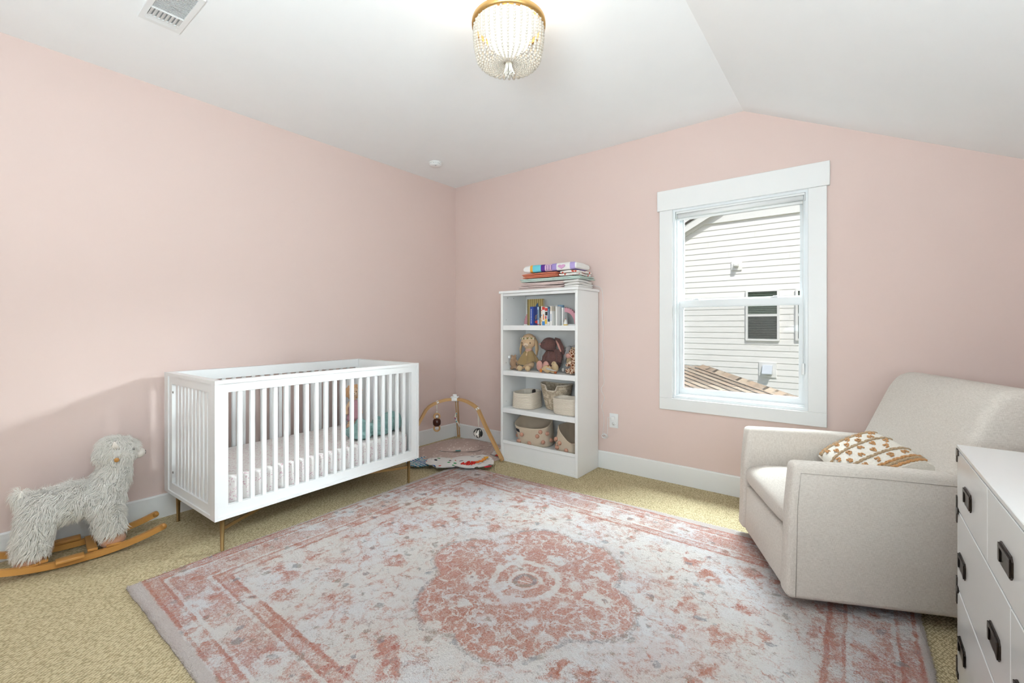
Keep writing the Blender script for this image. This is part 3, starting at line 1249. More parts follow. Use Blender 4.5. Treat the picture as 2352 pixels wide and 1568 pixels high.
# ---------------------------------------------------------------- teal blanket heaped in the crib
M_TEAL = fabric('teal_muslin', (0.29, 0.46, 0.44), vary=0.12, vscale=12, bscale=32, bump=.8, bdist=.025)
bpos = CM @ Vector((-0.205, CL - 0.265, 0.4025))
tb = MB()
for (fx, fy, lx, ly, hz_, tilt, yaw_) in ((.005, -.165, .085, .040, .052, 8, 12), (.020, -.115, .095, .045, .070, -6, -8), (.000, -.060, .085, .045, .060, 10, 6), (.030, -.005, .090, .045, .056, -8, -14),
                                         (.010, .045, .080, .042, .062, 6, 10), (.035, .095, .088, .036, .078, -4, -6), (.015, .140, .080, .034, .086, 5, 8), (.040, .178, .070, .030, .070, -8, -10),
                                         (.060, -.14, .055, .070, .030, 0, 0), (.060, .02, .060, .090, .026, 0, 0), (-.03, -.03, .07, .16, .035, 0, 0)):
    tb.ell((0, 0, 0), (lx, ly, hz_), 20, 12, mat=rotm(x=R(tilt), z=R(yaw_), loc=(fx, fy, hz_ * .92)))
for v_ in range(len(tb.v)):
    x_, y_, z_ = tb.v[v_]
    q_ = 1 + .10 * math.sin(38 * y_ + 20 * x_)
    tb.v[v_] = (x_, y_, max(.003, z_ * q_))
tbo = melt('blanket_crumpled', tb, M_TEAL, None, 0.005, 3, bpos, (0, 0, CROT))
tag(tbo, 'crumpled teal blanket lying on the crib mattress', 'blanket')
# ---------------------------------------------------------------- bookcase
BX0, BX1, BYF, BYB = 0.953, 1.745, -0.375, -0.016
case = thing('bookcase', 'white open bookcase standing against the window wall', 'bookcase', ((BX0 + BX1) / 2, (BYF + BYB) / 2, 0))
bo = Vector(case.location)


def bpart(nm, x0, x1, y0, y1, z0, z1, mat=None, bev=0.0015):
    b = MB()
    b.bevbox(((x0 + x1) / 2 - bo.x, (y0 + y1) / 2 - bo.y, (z0 + z1) / 2), (x1 - x0, y1 - y0, z1 - z0), bev, 1, smooth=False)
    return b.build(nm, mat or M_WHITE2, case)


ST = 0.025
bpart('side_panel', BX0, BX0 + ST, BYF, BYB, 0, 1.505)
bpart('side_panel', BX1 - ST, BX1, BYF, BYB, 0, 1.505)
bpart('top_board', BX0 - .012, BX1 + .012, BYF - .012, BYB, 1.5055, 1.527)
bpart('back_panel', BX0 + ST + .0005, BX1 - ST - .0005, BYB - .008, BYB - .001, 0.05, 1.504)
bpart('face_rail', BX0 + ST + .0005, BX1 - ST - .0005, BYF + .004, BYF + .022, 1.481, 1.504)
XS0, XS1 = BX0 + ST + .0005, BX1 - ST - .0005
SHELF = {1: 1.2195, 2: 0.815, 3: 0.478, 4: 0.160}
for k, zt in SHELF.items():
    if k < 4:
        bpart('shelf', XS0, XS1, BYF + .018, BYB - .009, zt - .022, zt)
        f = bpart('shelf_edge', XS0, XS1, BYF + .002, BYF + .0175, zt - .042, zt)
        b = MB().box(XS0 - bo.x, XS1 - bo.x, BYF - .0005 - bo.y, BYF + .002 - bo.y, zt - .020, zt - .016)
        b.build('edge_bead', M_WHITE2, f)
    else:
        bpart('shelf', XS0, XS1, BYF + .018, BYB - .009, zt - .022, zt)
bpart('shelf_edge', XS0, XS1, BYF + .002, BYF + .0175, 0.160, 0.187)
bpart('kick_panel', XS0, XS1, BYF + .010, BYF + .0175, 0.020, 0.1595)
bpart('base_rail', XS0, XS1, BYF + .003, BYF + .0175, 0.0, 0.0195)
pins = plain('pin_hole_grey', (0.25, 0.22, 0.2), 0.6)
for (py, pz) in ((BYF + .05, 1.27), (BYF + .05, 0.88), (BYF + .05, 0.53)):
    MB().lathe([(0, 0), (.003, 0), (.003, .0006), (0, .0006)], 8, mat=rotm(y=PI / 2, loc=(BX0 + ST - bo.x, py - bo.y, pz))).build('pin_hole', pins, case)
for (px_) in (0.2, 0.29):
    MB().lathe([(0, 0), (.003, 0), (.003, .004), (0, .004)], 8, mat=rotm(y=PI / 2, loc=(BX0 + ST - bo.x, BYB - px_ - bo.y, 1.47))).build('pin_hole', pins, case)

# ---------------------------------------------------------------- folded blankets on top
def stripe_mat(name, stops, axis=0, lo=-.28, hi=.28, scale_noise=0.0):
    n = NT(name, 0.9, spec=0.15)
    p = n.xyz()[axis]
    if scale_noise:
        p = n.math('ADD', p, n.math('MULTIPLY', n.math('SUBTRACT', n.noise(14, 2), 0.5), scale_noise))
    f = n.step(p, lo, hi)
    mr = n.t.nodes[-1]
    for nd in n.t.nodes:
        if nd.type == 'MAP_RANGE':
            nd.interpolation_type = 'LINEAR'
    n.color(n.ramp(f, stops, 'CONSTANT'))
    n.bump(n.noise(400, 3), 0.3, 0.002)
    return n.m


def folded(name, label, mat, x0, x1, y0, y1, z0, h, layers, seed, parent=None, open_end=1, sag=0.0, extra=None):
    """stack of folded cloth layers, joined by a rounded fold at one end"""
    b = MB()
    lh = h / layers
    cx, cy = (x0 + x1) / 2, (y0 + y1) / 2
    for L in range(layers):
        zb, zt = z0 + L * lh, z0 + (L + 1) * lh
        ox = 0.012 * nz(seed, L * 3.1)
        oy = 0.012 * nz(seed + 5, L * 2.3)

        def fn(u, v, zb=zb, zt=zt, ox=ox, oy=oy, L=L):
            # u round the cross-section in x-z (rounded rectangle), v along y
            a = u * 2 * PI
            ex = 0.20
            c, s = math.cos(a), math.sin(a)
            X = math.copysign(abs(c) ** ex, c)
            Z = math.copysign(abs(s) ** 0.5, s)
            hw = (x1 - x0) / 2
            x = cx + ox + X * hw
            y = y0 + oy + v * (y1 - y0)
            endr = min(1.0, (min(v, 1 - v) / 0.03) ** 0.5) if min(v, 1 - v) < 0.03 else 1
            zz = (zb + zt) / 2 + Z * (zt - zb) / 2 * (0.55 + .45 * endr)
            wob = 0.35 * min(lh, .02) * nz(x * 9 + seed, y * 9, L * 7.7) + (.007 * nz(x * 5 + seed, y * 4, 2.2) if L or Z > 0 else 0)
            if L == 0 and Z < 0:
                wob = max(wob, 0) * 0.2
            zz += wob - sag * ((x - cx) / hw) ** 2 * (L / max(1, layers))
            x += 0.010 * nz(zz * 60 + seed, y * 10, 3)
            return (x - cx, y - cy, max(zz - z0, 0.0005))
        b.grid(fn, 40, 22, cu=True)
        # close the two ends of the layer
        o0 = len(b.v) - 40 * 23
        b.f.append(tuple(o0 + i * 23 for i in range(40))); b.mi.append(0); b.sm.append(False)
        b.f.append(tuple(o0 + i * 23 + 22 for i in range(39, -1, -1))); b.mi.append(0); b.sm.append(False)
    o = b.build(name, mat, parent, (cx, cy, z0))
    tag(o, label, 'blanket', 'folded cloths stacked on the bookcase')
    return o


def ticking(name, base, line, freq, axis='z'):
    n = NT(name, 0.9, spec=0.15)
    w = n.wave(freq, dirn=axis.upper(), dist=1.5)
    n.color(n.mix(n.step(w, 0.70, 0.92), base, line))
    n.bump(n.noise(420, 3), 0.35, 0.002)
    return n.m


ztop = 1.5275
folded('folded_blanket', 'pale pink and grey striped blanket at the bottom of the folded stack on the bookcase',
       ticking('pink_grey_weave', (0.66, 0.52, 0.49), (0.42, 0.34, 0.32), 26), 1.125, 1.60, -.345, -.075, ztop, 0.032, 2, 1.0)
folded('folded_blanket', 'blush pink blanket second from the bottom of the folded stack',
       fabric('blush_cotton', (0.70, 0.55, 0.52)), 1.145, 1.60, -.34, -.08, ztop + .0355, 0.028, 2, 2.4)
folded('folded_blanket', 'white muslin cloth with rolled folds on the right end of the stack',
       ticking('white_muslin', (0.74, 0.715, 0.69), (0.60, 0.56, 0.52), 24), 1.608, 1.745, -.355, -.12, ztop, 0.062, 3, 4.2)
folded('folded_blanket', 'mint edged white quilt spread across the middle of the folded stack',
       ticking('mint_quilt', (0.66, 0.70, 0.67), (0.30, 0.52, 0.42), 22), 1.155, 1.750, -.35, -.09, ztop + .0675, 0.030, 2, 5.1)
folded('folded_blanket', 'coral orange blanket near the top of the folded stack',
       ticking('coral_knit', (0.70, 0.24, 0.15), (0.52, 0.15, 0.09), 40), 1.175, 1.535, -.345, -.10, ztop + .1015, 0.040, 3, 6.3)


def spotted(name, base, spot, scale, thr, third=None):
    n = NT(name, 0.9, spec=0.15)
    v = n.voro(scale)
    c = spot if third is None else n.mix(n.step(n.noise(scale * .4), .45, .55), spot, third)
    n.color(n.mix(n.step(v, thr, thr - .06), base, c))
    n.bump(n.noise(420, 3), 0.3, 0.002)
    return n.m


folded('folded_blanket', 'white cloth with red spots tucked under the towel on the stack',
       spotted('red_spot_cloth', (0.80, 0.76, 0.72), (0.66, 0.13, 0.09), 30, 0.36), 1.555, 1.72, -.345, -.10, ztop + .1015, 0.040, 2, 7.7)
W_ = (0.84, 0.82, 0.80)
towel_mat = stripe_mat('striped_towel', [(0.0, W_), (0.13, (0.80, 0.42, 0.08)), (0.18, (0.18, 0.62, 0.72)), (0.34, (0.13, 0.05, 0.30)),
                                         (0.42, (0.72, 0.50, 0.66)), (0.55, (0.42, 0.32, 0.66)), (0.64, W_), (0.88, (0.48, 0.38, 0.70)), (0.97, W_)], 0, -.265, .265)
towel = folded('folded_towel', 'striped towel in turquoise, purple and lilac on top of the folded stack', towel_mat,
               1.185, 1.715, -.34, -.12, ztop + .1505, 0.060, 1, 8.8)
towel['category'] = 'towel'
# printed purple words and pink heart on the towel front
b = MB()
for k in range(3):
    for j in range(4):
        b.box(-.022 + k * .024, -.016 + k * .024, -.1185, -.1165, .008 + j * .0105, .0145 + j * .0105)
pr = b.build('printed_words', plain('print_purple', (0.16, 0.06, 0.30), 0.9), towel)
b = MB()
pts = []
for i in range(24):
    a = 2 * PI * i / 24
    pts.append((0.128 + .0022 * 16 * math.sin(a) ** 3, 0.028 + .0013 * (13 * math.cos(a) - 5 * math.cos(2 * a) - 2 * math.cos(3 * a) - math.cos(4 * a))))
b.prism(pts, -.1185, -.1165, 'y')
b.build('printed_heart', fabric('print_pink', (0.66, 0.36, 0.56)), towel)

# ---------------------------------------------------------------- books on the top shelf
zs = SHELF[1] + .0006


def book(label, x0, x1, h, depth, yfront, cover, pages=None, tilt=0.0, spiral=False, deco=None, cat='book'):
    """book standing on the shelf with its spine to the room"""
    w = x1 - x0
    t = thing('book', label, cat, (x0, yfront, zs + abs(math.sin(tilt)) * 0.0), 0, 'books on the top shelf', rot=(0, tilt, 0))
    b = MB()
    cv = min(0.0025, w * .12)
    b.box(0, cv, 0, depth, 0, h)
    b.box(w - cv, w, 0, depth, 0, h)
    if not spiral:
        b.box(cv, w - cv, 0, cv, 0, h)
    b.build('cover', cover, t)
    b = MB().box(cv, w - cv, cv if not spiral else 0.004, depth - .004, .003, h - .003)
    b.build('pages', M_PAGE, t)
    if spiral:
        b = MB()
        for k in range(26):
            zz = .008 + k * (h - .016) / 25
            pts = [(w / 2 + (w / 2 + .002) * math.cos(a), .004 + .008 * math.sin(a), zz) for a in [i * 2 * PI / 8 for i in range(8)]]
            b.tube(pts, 0.0011, 5, closed=True)
        b.build('spiral_binding', plain('binding_black', (0.03, 0.03, 0.03), 0.4), t)
    if deco:
        for (nm, mat, u0, u1, v0, v1) in deco:
            b = MB().box(u0 * w, u1 * w, -.0006, -.0001, v0 * h, v1 * h)
            b.build(nm, mat, t)
    return t


M_PAGE = plain('paper_pages', (0.74, 0.70, 0.62), 0.8)
pl = lambda nm, c, r=.45: plain(nm, c, r)
K_W, K_R, K_Y = pl('book_white', (0.80, 0.78, 0.75)), pl('book_red', (0.62, 0.05, 0.04)), pl('book_yellow', (0.78, 0.50, 0.06))
K_B, K_N = pl('book_blue', (0.06, 0.25, 0.55)), pl('book_navy', (0.03, 0.09, 0.19))
K_K, K_C = pl('book_black', (0.02, 0.02, 0.025)), pl('book_cream', (0.75, 0.66, 0.55))
spm = NT('olive_stripe_cover', 0.5)
w_ = spm.wave(9, dirn='Y')
spm.color(spm.mix(spm.step(w_, .45, .55), (0.42, 0.33, 0.13), (0.30, 0.22, 0.08)))
# the spiral book stands at the back, its striped cover facing the room
sb = thing('book', 'tall spiral bound book with an olive striped cover behind the others', 'book', (1.135, -0.226, zs), 0, 'books on the top shelf')
b = MB()
b.bevbox((0.087, 0.012, 0.118), (0.174, 0.003, 0.236), .001, 1, smooth=False)
b.bevbox((0.087, 0.030, 0.118), (0.174, 0.003, 0.236), .001, 1, smooth=False)
spx = NT('olive_stripe_front', 0.5)
spx.color(spx.mix(spx.step(spx.wave(14, dirn='X'), .55, .68), (0.46, 0.36, 0.14), (0.27, 0.19, 0.06)))
b.build('cover', spx.m, sb)
MB().box(0.012, 0.170, 0.0137, 0.0283, 0.003, 0.232).build('pages', M_PAGE, sb)
b = MB()
for k in range(30):
    zz = .006 + k * .0077
    b.tube([(.006 + .010 * math.cos(a), .021 + .014 * math.sin(a), zz) for a in [i * 2 * PI / 8 for i in range(8)]], 0.0013, 5, closed=True)
b.build('spiral_binding', K_K, sb)
b = MB().add([(.090, .010, .17), (.125, .010, .165), (.118, .010, .205), (.10, .010, .185)], [(0, 1, 2, 3)])
b.build('cover_picture', K_N, sb, fixn=False)

# dark blue picture book turned with its cover to the room
pb = thing('book', 'dark blue picture book with a yellow giraffe and red shape on its cover', 'book', (1.206, -0.272, zs), 0, 'books on the top shelf', rot=(0, 0, R(8)))
b = MB()
b.box(0, .104, 0, .002, 0, .165)
b.box(0, .104, .014, .016, 0, .165)
b.box(0, .002, .002, .014, 0, .165)
cvm = NT('navy_cover', 0.35)
cvm.color(cvm.mix(cvm.step(cvm.xyz()[0], .026, .04), (0.02, 0.07, 0.36), (0.012, 0.03, 0.17)))
b.build('cover', cvm.m, pb)
MB().box(.0025, .102, .0022, .0138, .002, .163).build('pages', M_PAGE, pb)
b = MB()
b.tube([(.058, -.0006, .05), (.066, -.0006, .075), (.060, -.0006, .088), (.072, -.0006, .092), (.082, -.0006, .105)], 0.0026, 6, flat=.4)
b.tube([(.058, -.0006, .052), (.054, -.0006, .075), (.06, -.0006, .088)], 0.0022, 6, flat=.4)
b.build('printed_giraffe', K_Y, pb)
MB().ell((.068, -.0004, .03), (.019, .0008, .014), 14, 8).build('printed_red_shape', K_R, pb)
b = MB()
for j in range(9):
    b.box(.010, .016, -.0006, -.0001, .018 + j * .0145, .028 + j * .0145)
b.build('printed_title', K_W, pb)

light_blue = pl('book_light_blue', (0.42, 0.56, 0.70))
book('pale blue leaning book beside the dark blue picture book', 1.3105, 1.3255, .160, .066, -.305, light_blue, tilt=R(-1.2), deco=[('spine_title', K_N, .25, .75, .3, .85), ('spine_foot', K_R, 0, 1, 0.02, .07)])
book('black leaning book with a starry spine', 1.3285, 1.3445, .164, .066, -.300, K_K, tilt=R(-1.2), deco=[('spine_picture', pl('spine_gold', (0.45, 0.30, 0.14)), .1, .9, .04, .40)])
book('cream book with small coloured pictures beside the black one', 1.349, 1.364, .166, .072, -.31, K_C, deco=[('spine_dot', K_R, .2, .8, .75, .80), ('spine_dot', K_B, .2, .8, .50, .55), ('spine_dot', K_Y, .2, .8, .2, .26)])
book('white book with a red top and blue foot on its spine', 1.3655, 1.392, .158, .13, -.315, K_W, deco=[('spine_red', K_R, 0, 1, .84, 1.0), ('spine_blue', K_B, 0, 1, 0, .22), ('spine_title', pl('spine_orange', (0.75, 0.22, 0.05)), .3, .7, .3, .6)])
book('colour blocked book in red, black and yellow', 1.3935, 1.420, .154, .13, -.315, K_W, deco=[('spine_red', K_R, 0, 1, .80, .96), ('spine_black', K_K, .1, .95, .55, .75), ('spine_red', K_R, .1, .6, .36, .52), ('spine_yellow', K_Y, 0, .8, .08, .34)])
book('navy book with a white foot on its spine', 1.4215, 1.443, .156, .13, -.315, K_N, deco=[('spine_white', K_W, 0, 1, .0, .2), ('spine_title', light_blue, .35, .65, .35, .9)])
book('plain cream book right of the navy one', 1.4445, 1.460, .162, .13, -.312, K_C)
book('blue picture book with an orange figure standing behind a small board book', 1.4690, 1.5190, .174, .03, -.235, pl('book_slate', (0.22, 0.34, 0.48)), deco=[('cover_figure', K_Y, .02, .5, .02, .72)])
book('small white board book with a printed title on its spine', 1.4635, 1.4845, .120, .10, -.345, K_W, deco=[('spine_title', pl('title_blue', (0.25, 0.35, 0.5)), .35, .65, .3, .8)])
book('thin white book next to the pink bookend', 1.4985, 1.5140, .160, .068, -.312, K_W)

# pink scalloped bookends
M_PINK = fabric('pink_bookend', (0.66, 0.33, 0.38), bump=.1)


def bookend(label, x0, sgn, y):
    t = thing('bookend', label, 'bookend', (x0, y, zs), 0, 'pink bookends on the top shelf')
    b = MB()
    b.box(min(0, sgn * .125), max(0, sgn * .125), -.04, .04, 0, .010)
    b.box(min(0, sgn * .012), max(0, sgn * .012), -.04, .04, .0105, .150)
    b.build('stand', M_WHITE2, t)
    b = MB()
    outer, inner = [], []
    N = 40
    for i in range(N + 1):
        a = PI / 2 * i / N
        r = .134 + .009 * abs(((a * 5.7) % 1) * 2 - 1)
        outer.append((sgn * (.0125 + r * math.sin(a) * .93), .0105 + r * math.cos(a)))
        ri = .102
        inner.append((sgn * (.0125 + ri * math.sin(a) * .93), .0105 + ri * math.cos(a)))
    for i in range(N):
        b.prism([outer[i], outer[i + 1], inner[i + 1], inner[i]], -.012, .012, 'y')
    b.build('scalloped_arch', M_PINK, t)
    return t


bookend('pink scalloped bookend at the right end of the books', 1.5295, 1, -.225)
bookend('pink scalloped bookend mostly hidden left of the books', 1.192, -1, -.138)
# little wooden hen figure
hen = thing('wooden_hen', 'small white wooden hen figure under the pink arch', 'figurine', (1.592, -.305, zs))
MB().lathe([(0, 0), (.016, 0), (.018, .008), (.0175, .022), (.010, .040), (.006, .048), (0, .050)], 18).build('body', K_W, hen)
MB().lathe([(0, 0), (.0165, 0), (.0184, .008), (.0164, .0085), (0, .0085)], 18, mat=rotm(loc=(0, 0, -.0002))).build('base_band', K_Y, hen)
MB().ell((0, 0, .052), (.003, .004, .005), 8, 6).build('comb', K_R, hen)
MB().tube([(0, .0, .054), (0, 0, .085)], 0.0007, 5).build('stem', K_K, hen)
MB().ell((-.002, -.0165, .036), (.0035, .004, .002), 8, 6).build('beak', K_Y, hen)
# ---------------------------------------------------------------- soft toys on the second shelf
z2 = SHELF[2] + .0005
M_BEAR = fabric('bear_plush', (0.37, 0.235, 0.15), vary=.15, vscale=40, bscale=220, bump=.7, bdist=.004)
M_TANCL = fabric('bunny_cloth', (0.62, 0.43, 0.27), bscale=300)
M_KHAKI = fabric('khaki_cord', (0.34, 0.235, 0.115), bscale=260, bump=.5)
M_PLUM = fabric('plum_plush', (0.155, 0.078, 0.070), vary=.3, vscale=70, bscale=200, bump=.9, bdist=.005)
M_PADP = fabric('pink_pad', (0.62, 0.33, 0.28))
M_BEIGE = fabric('beige_plush', (0.58, 0.42, 0.25))
M_GREYP = fabric('grey_plush', (0.33, 0.31, 0.31), vary=.12, vscale=40)
M_LGREY = fabric('light_grey_cloth', (0.52, 0.49, 0.47))
M_RUST = fabric('rust_cloth', (0.42, 0.11, 0.035))
M_ORANGE = fabric('orange_cloth', (0.62, 0.22, 0.05))
M_PURPLE = fabric('purple_plush', (0.19, 0.14, 0.22))
M_TEALP = plain('teal_eye', (0.03, 0.28, 0.30), 0.3)

# small brown bear with a white tag, slumped against the side
t = thing('plush_bear', 'small brown plush bear with a white tag slumped at the left of the shelf', 'plush toy', (1.032, -.270, z2), R(20))
b = MB()
b.ell((0, 0, .062), (.030, .027, .048), mat=rotm(y=R(-14)))
b.ell((-.008, -.002, .105), (.026, .025, .024))
b.tube([(.012, 0, .085), (.034, -.01, .065), (.042, -.02, .04)], [.012, .011, .011], 8)
b.tube([(-.006, 0, .03), (-.018, -.02, .014), (-.03, -.03, .012)], [.017, .015, .012], 8)
b.tube([(.012, 0, .03), (.03, -.025, .016), (.045, -.045, .0125)], [.018, .016, .0125], 8)
b.ell((.008, .0, .13), (.010, .006, .010))
b.ell((-.027, .0, .127), (.010, .006, .010))
melt('body', b, M_BEAR, t, .004, 2)
MB().bevbox((-.022, -.021, .122), (.018, .0015, .022), .0005, 1, mat=rotm(y=R(-12))).build('tag', M_WHITE2, t)
MB().ell((-.023, -.0225, .117), (.003, .0008, .003), 8, 6).build('tag_print', M_INK, t)
MB().ell((-.034, -.012, .075), (.008, .008, .016)).build('paw', M_LGREY, t)

# bunny doll with a flower crown
t = thing('bunny_doll', 'tan bunny doll with a daisy crown and khaki dress', 'plush toy', (1.164, -.232, z2), R(8))
b = MB()
b.ell((0, 0, .262), (.070, .058, .069))
b.tube([(0, 0, .215), (0, 0, .165)], [.03, .030], 12)
b.ell((0, 0, .12), (.050, .042, .06))
b.ell((0, 0, .055), (.055, .045, .05))
for s in (-1, 1):
    b.tube([(s * .025, -.0, .04), (s * .035, -.05, .024), (s * .040, -.085, .022)], [.016, .012, .012], 8)
melt('body', b, M_TANCL, t, .005, 3)
for s in (-1, 1):
    b = MB()
    b.tube([(s * .048, .012, .305), (s * .073, .008, .255), (s * .083, .0, .19), (s * .080, -.004, .135)], [.012, .020, .022, .010], 10, flat=.45)
    b.build('ear', fabric('bunny_ear_cloth', (0.50, 0.34, 0.19), bscale=300), t)
    MB().ell((s * .040, -.095, .0255), (.025, .025, .025)).build('foot', M_BEIGE, t)
    MB().ell((s * .041, -.053, .247), (.0045, .004, .006), 8, 6).build('eye', M_INK, t)
b = MB()
b.tube([(-.018, -.0585, .222), (-.012, -.0595, .218), (0, -.0605, .226), (.012, -.0595, .218), (.018, -.0585, .222)], .0014, 6)
b.build('mouth', M_INK, t)
MB().ell((0, -.053, .230), (.026, .008, .020)).build('muzzle', fabric('bunny_muzzle', (0.68, 0.52, 0.38)), t)
crown_leaf = fabric('crown_leaf', (0.15, 0.19, 0.035))
daisy_w, daisy_y = fabric('daisy_white', (0.78, 0.72, 0.60)), fabric('daisy_centre', (0.62, 0.25, 0.03))
b = MB()
ring = [(.0715 * .99 * math.sin(a), -.0595 * math.cos(a), .288 + .004 * math.sin(3 * a)) for a in [R(-75 + i * 150 / 20) for i in range(21)]]
b.tube(ring, .0042, 6)
b.build('crown_band', crown_leaf, t)
for k in range(5):
    a = R(-60 + k * 30)
    p = Vector((.0725 * math.sin(a), -.0605 * math.cos(a), .288))
    b = MB()
    for j in range(6):
        c = 2 * PI * j / 6
        b.ell((p.x + .0065 * math.cos(c) * math.cos(a), p.y + .0065 * math.cos(c) * math.sin(a) - .002, p.z + .0065 * math.sin(c)), (.0042, .0025, .0042), 8, 6)
    f = b.build('daisy', daisy_w, t)
    MB().ell((p.x + .002 * math.sin(a), p.y - .004, p.z), (.0038, .002, .0038), 8, 6).build('daisy_centre', daisy_y, f)
b = MB()


def dressf(u, v):
    a = u * 2 * PI
    r = .030 + (.106 - .030) * v ** 0.8
    k = 1 + (.16 * math.sin(5 * a + .6) + .07 * math.sin(9 * a)) * v
    front = 0.62 + .2 * (math.cos(a + PI / 2) if math.sin(a) < 0 else 0)
    return (r * k * math.cos(a), r * k * math.sin(a) * .66, .182 - .115 * v - .018 * v * math.sin(3 * a + 1))


b.grid(dressf, 60, 14, cu=True)
b.build('dress', M_KHAKI, t)
b = MB().lathe([(.030, .0), (.033, .008), (.031, .020), (.028, .022)], 20, mat=rotm(loc=(0, 0, .172)))
b.build('collar', fabric('collar_pink', (0.55, 0.33, 0.25)), t)

# plum bunny
t = thing('plush_bunny', 'dark plum plush bunny with pink feet leaning on the bunny doll', 'plush toy', (1.366, -.145, z2), R(-6))
b = MB()
b.ell((-.020, -.030, .236), (.074, .060, .062), mat=None)
b.ell((-.058, -.060, .228), (.035, .03, .034))
b.ell((.015, 0, .12), (.072, .058, .082))
b.ell((.01, -.01, .06), (.075, .065, .058))
b.tube([(.06, -.01, .18), (.098, -.03, .13), (.105, -.055, .075)], [.026, .030, .028], 10)
b.tube([(-.04, -.01, .17), (-.06, -.04, .12), (-.05, -.06, .08)], [.024, .026, .024], 10)
for s in (-1, 1):
    b.tube([(s * .03, -.02, .05), (s * .036, -.075, .045)], [.032, .034], 10)
melt('body', b, M_PLUM, t, .006, 2)
b = MB()
b.tube([(.03, -.01, .285), (.07, -.012, .27), (.105, -.014, .21), (.128, -.014, .15)], [.014, .024, .028, .012], 10, flat=.4, up=(0, 1, 0))
e = b.build('ear', M_PLUM, t)
b = MB()
b.tube([(.052, -.024, .272), (.078, -.026, .235), (.108, -.026, .175)], [.006, .012, .008], 8, flat=.3, up=(0, 1, 0))
b.build('ear_lining', M_PADP, e)
for s in (-1, 1):
    o = MB().ell((s * .036 - .022, -.115, .048), (.034, .020, .047), mat=None).build('foot', M_PADP, t)
    MB().ell((s * .036 - .022, -.098, .049), (.036, .022, .0485)).build('foot_back', M_PLUM, o)
MB().ell((-.078, -.088, .238), (.012, .006, .007)).build('nose', M_PADP, t)
MB().ell((-.030, -.0895, .252), (.0045, .004, .0045), 8, 6).build('eye', M_INK, t)
b = MB()
b.tube([(.055, -.056, .18), (.03, -.065, .184), (-.01, -.07, .182)], .004, 6)
b.build('neck_seam', plain('seam_dark', (0.03, 0.015, 0.015), .9), t)

# goose lying on its side at the front of the shelf
t = thing('plush_goose', 'cream goose toy with an orange beak lying along the shelf edge', 'plush toy', (1.425, -.325, z2), R(-4))
b = MB()
b.ell((0, 0, .034), (.042, .028, .034))
b.tube([(-.03, 0, .035), (-.052, -.004, .028)], [.02, .014], 8)
melt('body', b, M_BEIGE, t, .004, 2)
MB().ell((-.066, -.004, .0165), (.0125, .0145, .0155)).build('beak', M_ORANGE, t)
b = MB()
b.tube([(.010, -.022, .040), (.035, -.027, .036), (.07, -.022, .030), (.105, -.018, .024)], [.012, .014, .010, .005], 8, flat=.5)
b.build('wing', M_LGREY, t)
b = MB()
b.tube([(.03, .0, .018), (.075, -.004, .012)], [.010, .0095], 8)
lg = b.build('leg', M_BEIGE, t)
MB().ell((.088, -.005, .0115), (.014, .010, .011)).build('foot', M_RUST, lg)
MB().ell((.018, -.012, .062), (.010, .008, .005)).build('neck_bow', M_RUST, t)

# small beige bird behind the goose
t = thing('plush_chick', 'small beige chick toy behind the goose', 'plush toy', (1.466, -.270, z2), 0)
b = MB()
b.ell((0, 0, .040), (.034, .028, .040))
b.ell((-.006, -.006, .078), (.022, .020, .020))
b.ell((-.026, -.012, .072), (.010, .006, .005))
melt('body', b, M_BEIGE, t, .004, 2)
MB().ell((.002, -.026, .084), (.003, .002, .003), 8, 6).build('eye', M_INK, t)

# grey elephant
t = thing('plush_elephant', 'grey plush elephant with floppy ears and a cream belly', 'plush toy', (1.574, -.140, z2 + .006), R(-10))
b = MB()
b.ell((0, 0, .075), (.050, .045, .072))
b.ell((-.022, -.03, .178), (.034, .036, .046), mat=None)
b.tube([(-.03, -.055, .165), (-.038, -.068, .135), (-.032, -.07, .11)], [.016, .011, .009], 8)
b.tube([(-.01, -.03, .03), (-.028, -.07, .020), (-.030, -.085, .020)], [.024, .02, .019], 8)
b.tube([(.025, -.03, .03), (.03, -.08, .020)], [.024, .02], 8)
melt('body', b, M_GREYP, t, .005, 2)
b = MB().ell((-.018, -.030, .092), (.032, .026, .052))
b.build('belly', M_BEIGE, t)
b = MB().grid(lambda u, v: (-.03 - .055 * math.sin(PI * v * .8) * u - .012 * u, -.008 - .012 * math.sin(PI * u) - .02 * u, .205 - .115 * v * u - .02 * v), 10, 10)
b.build('ear', M_GREYP, t)
b = MB().grid(lambda u, v: (-.01 + .066 * u, -.005 - .03 * math.sin(PI * u), .212 + .030 * u * (1 - v) - .06 * v), 10, 10)
b.build('ear', M_GREYP, t)
MB().ell((-.036, -.063, .182), (.003, .003, .003), 8, 6).build('eye', M_INK, t)
MB().ell((-.030, -.104, .020), (.015, .010, .016)).build('foot_pad', M_LGREY, t)

# purple plush behind, with a teal eye
t = thing('plush_owl', 'purple plush with a teal eye tucked behind the giraffe', 'plush toy', (1.664, -.105, z2), 0)
b = MB()
b.ell((0, 0, .09), (.045, .045, .09))
b.ell((0, -.005, .195), (.045, .042, .045))
b.ell((-.03, 0, .235), (.010, .008, .018))
b.ell((.03, 0, .235), (.010, .008, .018))
melt('body', b, M_PURPLE, t, .006, 2)
MB().ell((-.018, -.044, .20), (.010, .006, .012)).build('eye', M_TEALP, t)


# giraffe
def giraffe_mat():
    n = NT('giraffe_patches', 0.9, spec=.15)
    v = n.voro(42, feature='DISTANCE_TO_EDGE')
    n.color(n.mix(n.step(v, .10, .2), (0.66, 0.49, 0.36), (0.19, 0.052, 0.022)))
    n.bump(n.noise(300, 3), .4, .003)
    return n.m


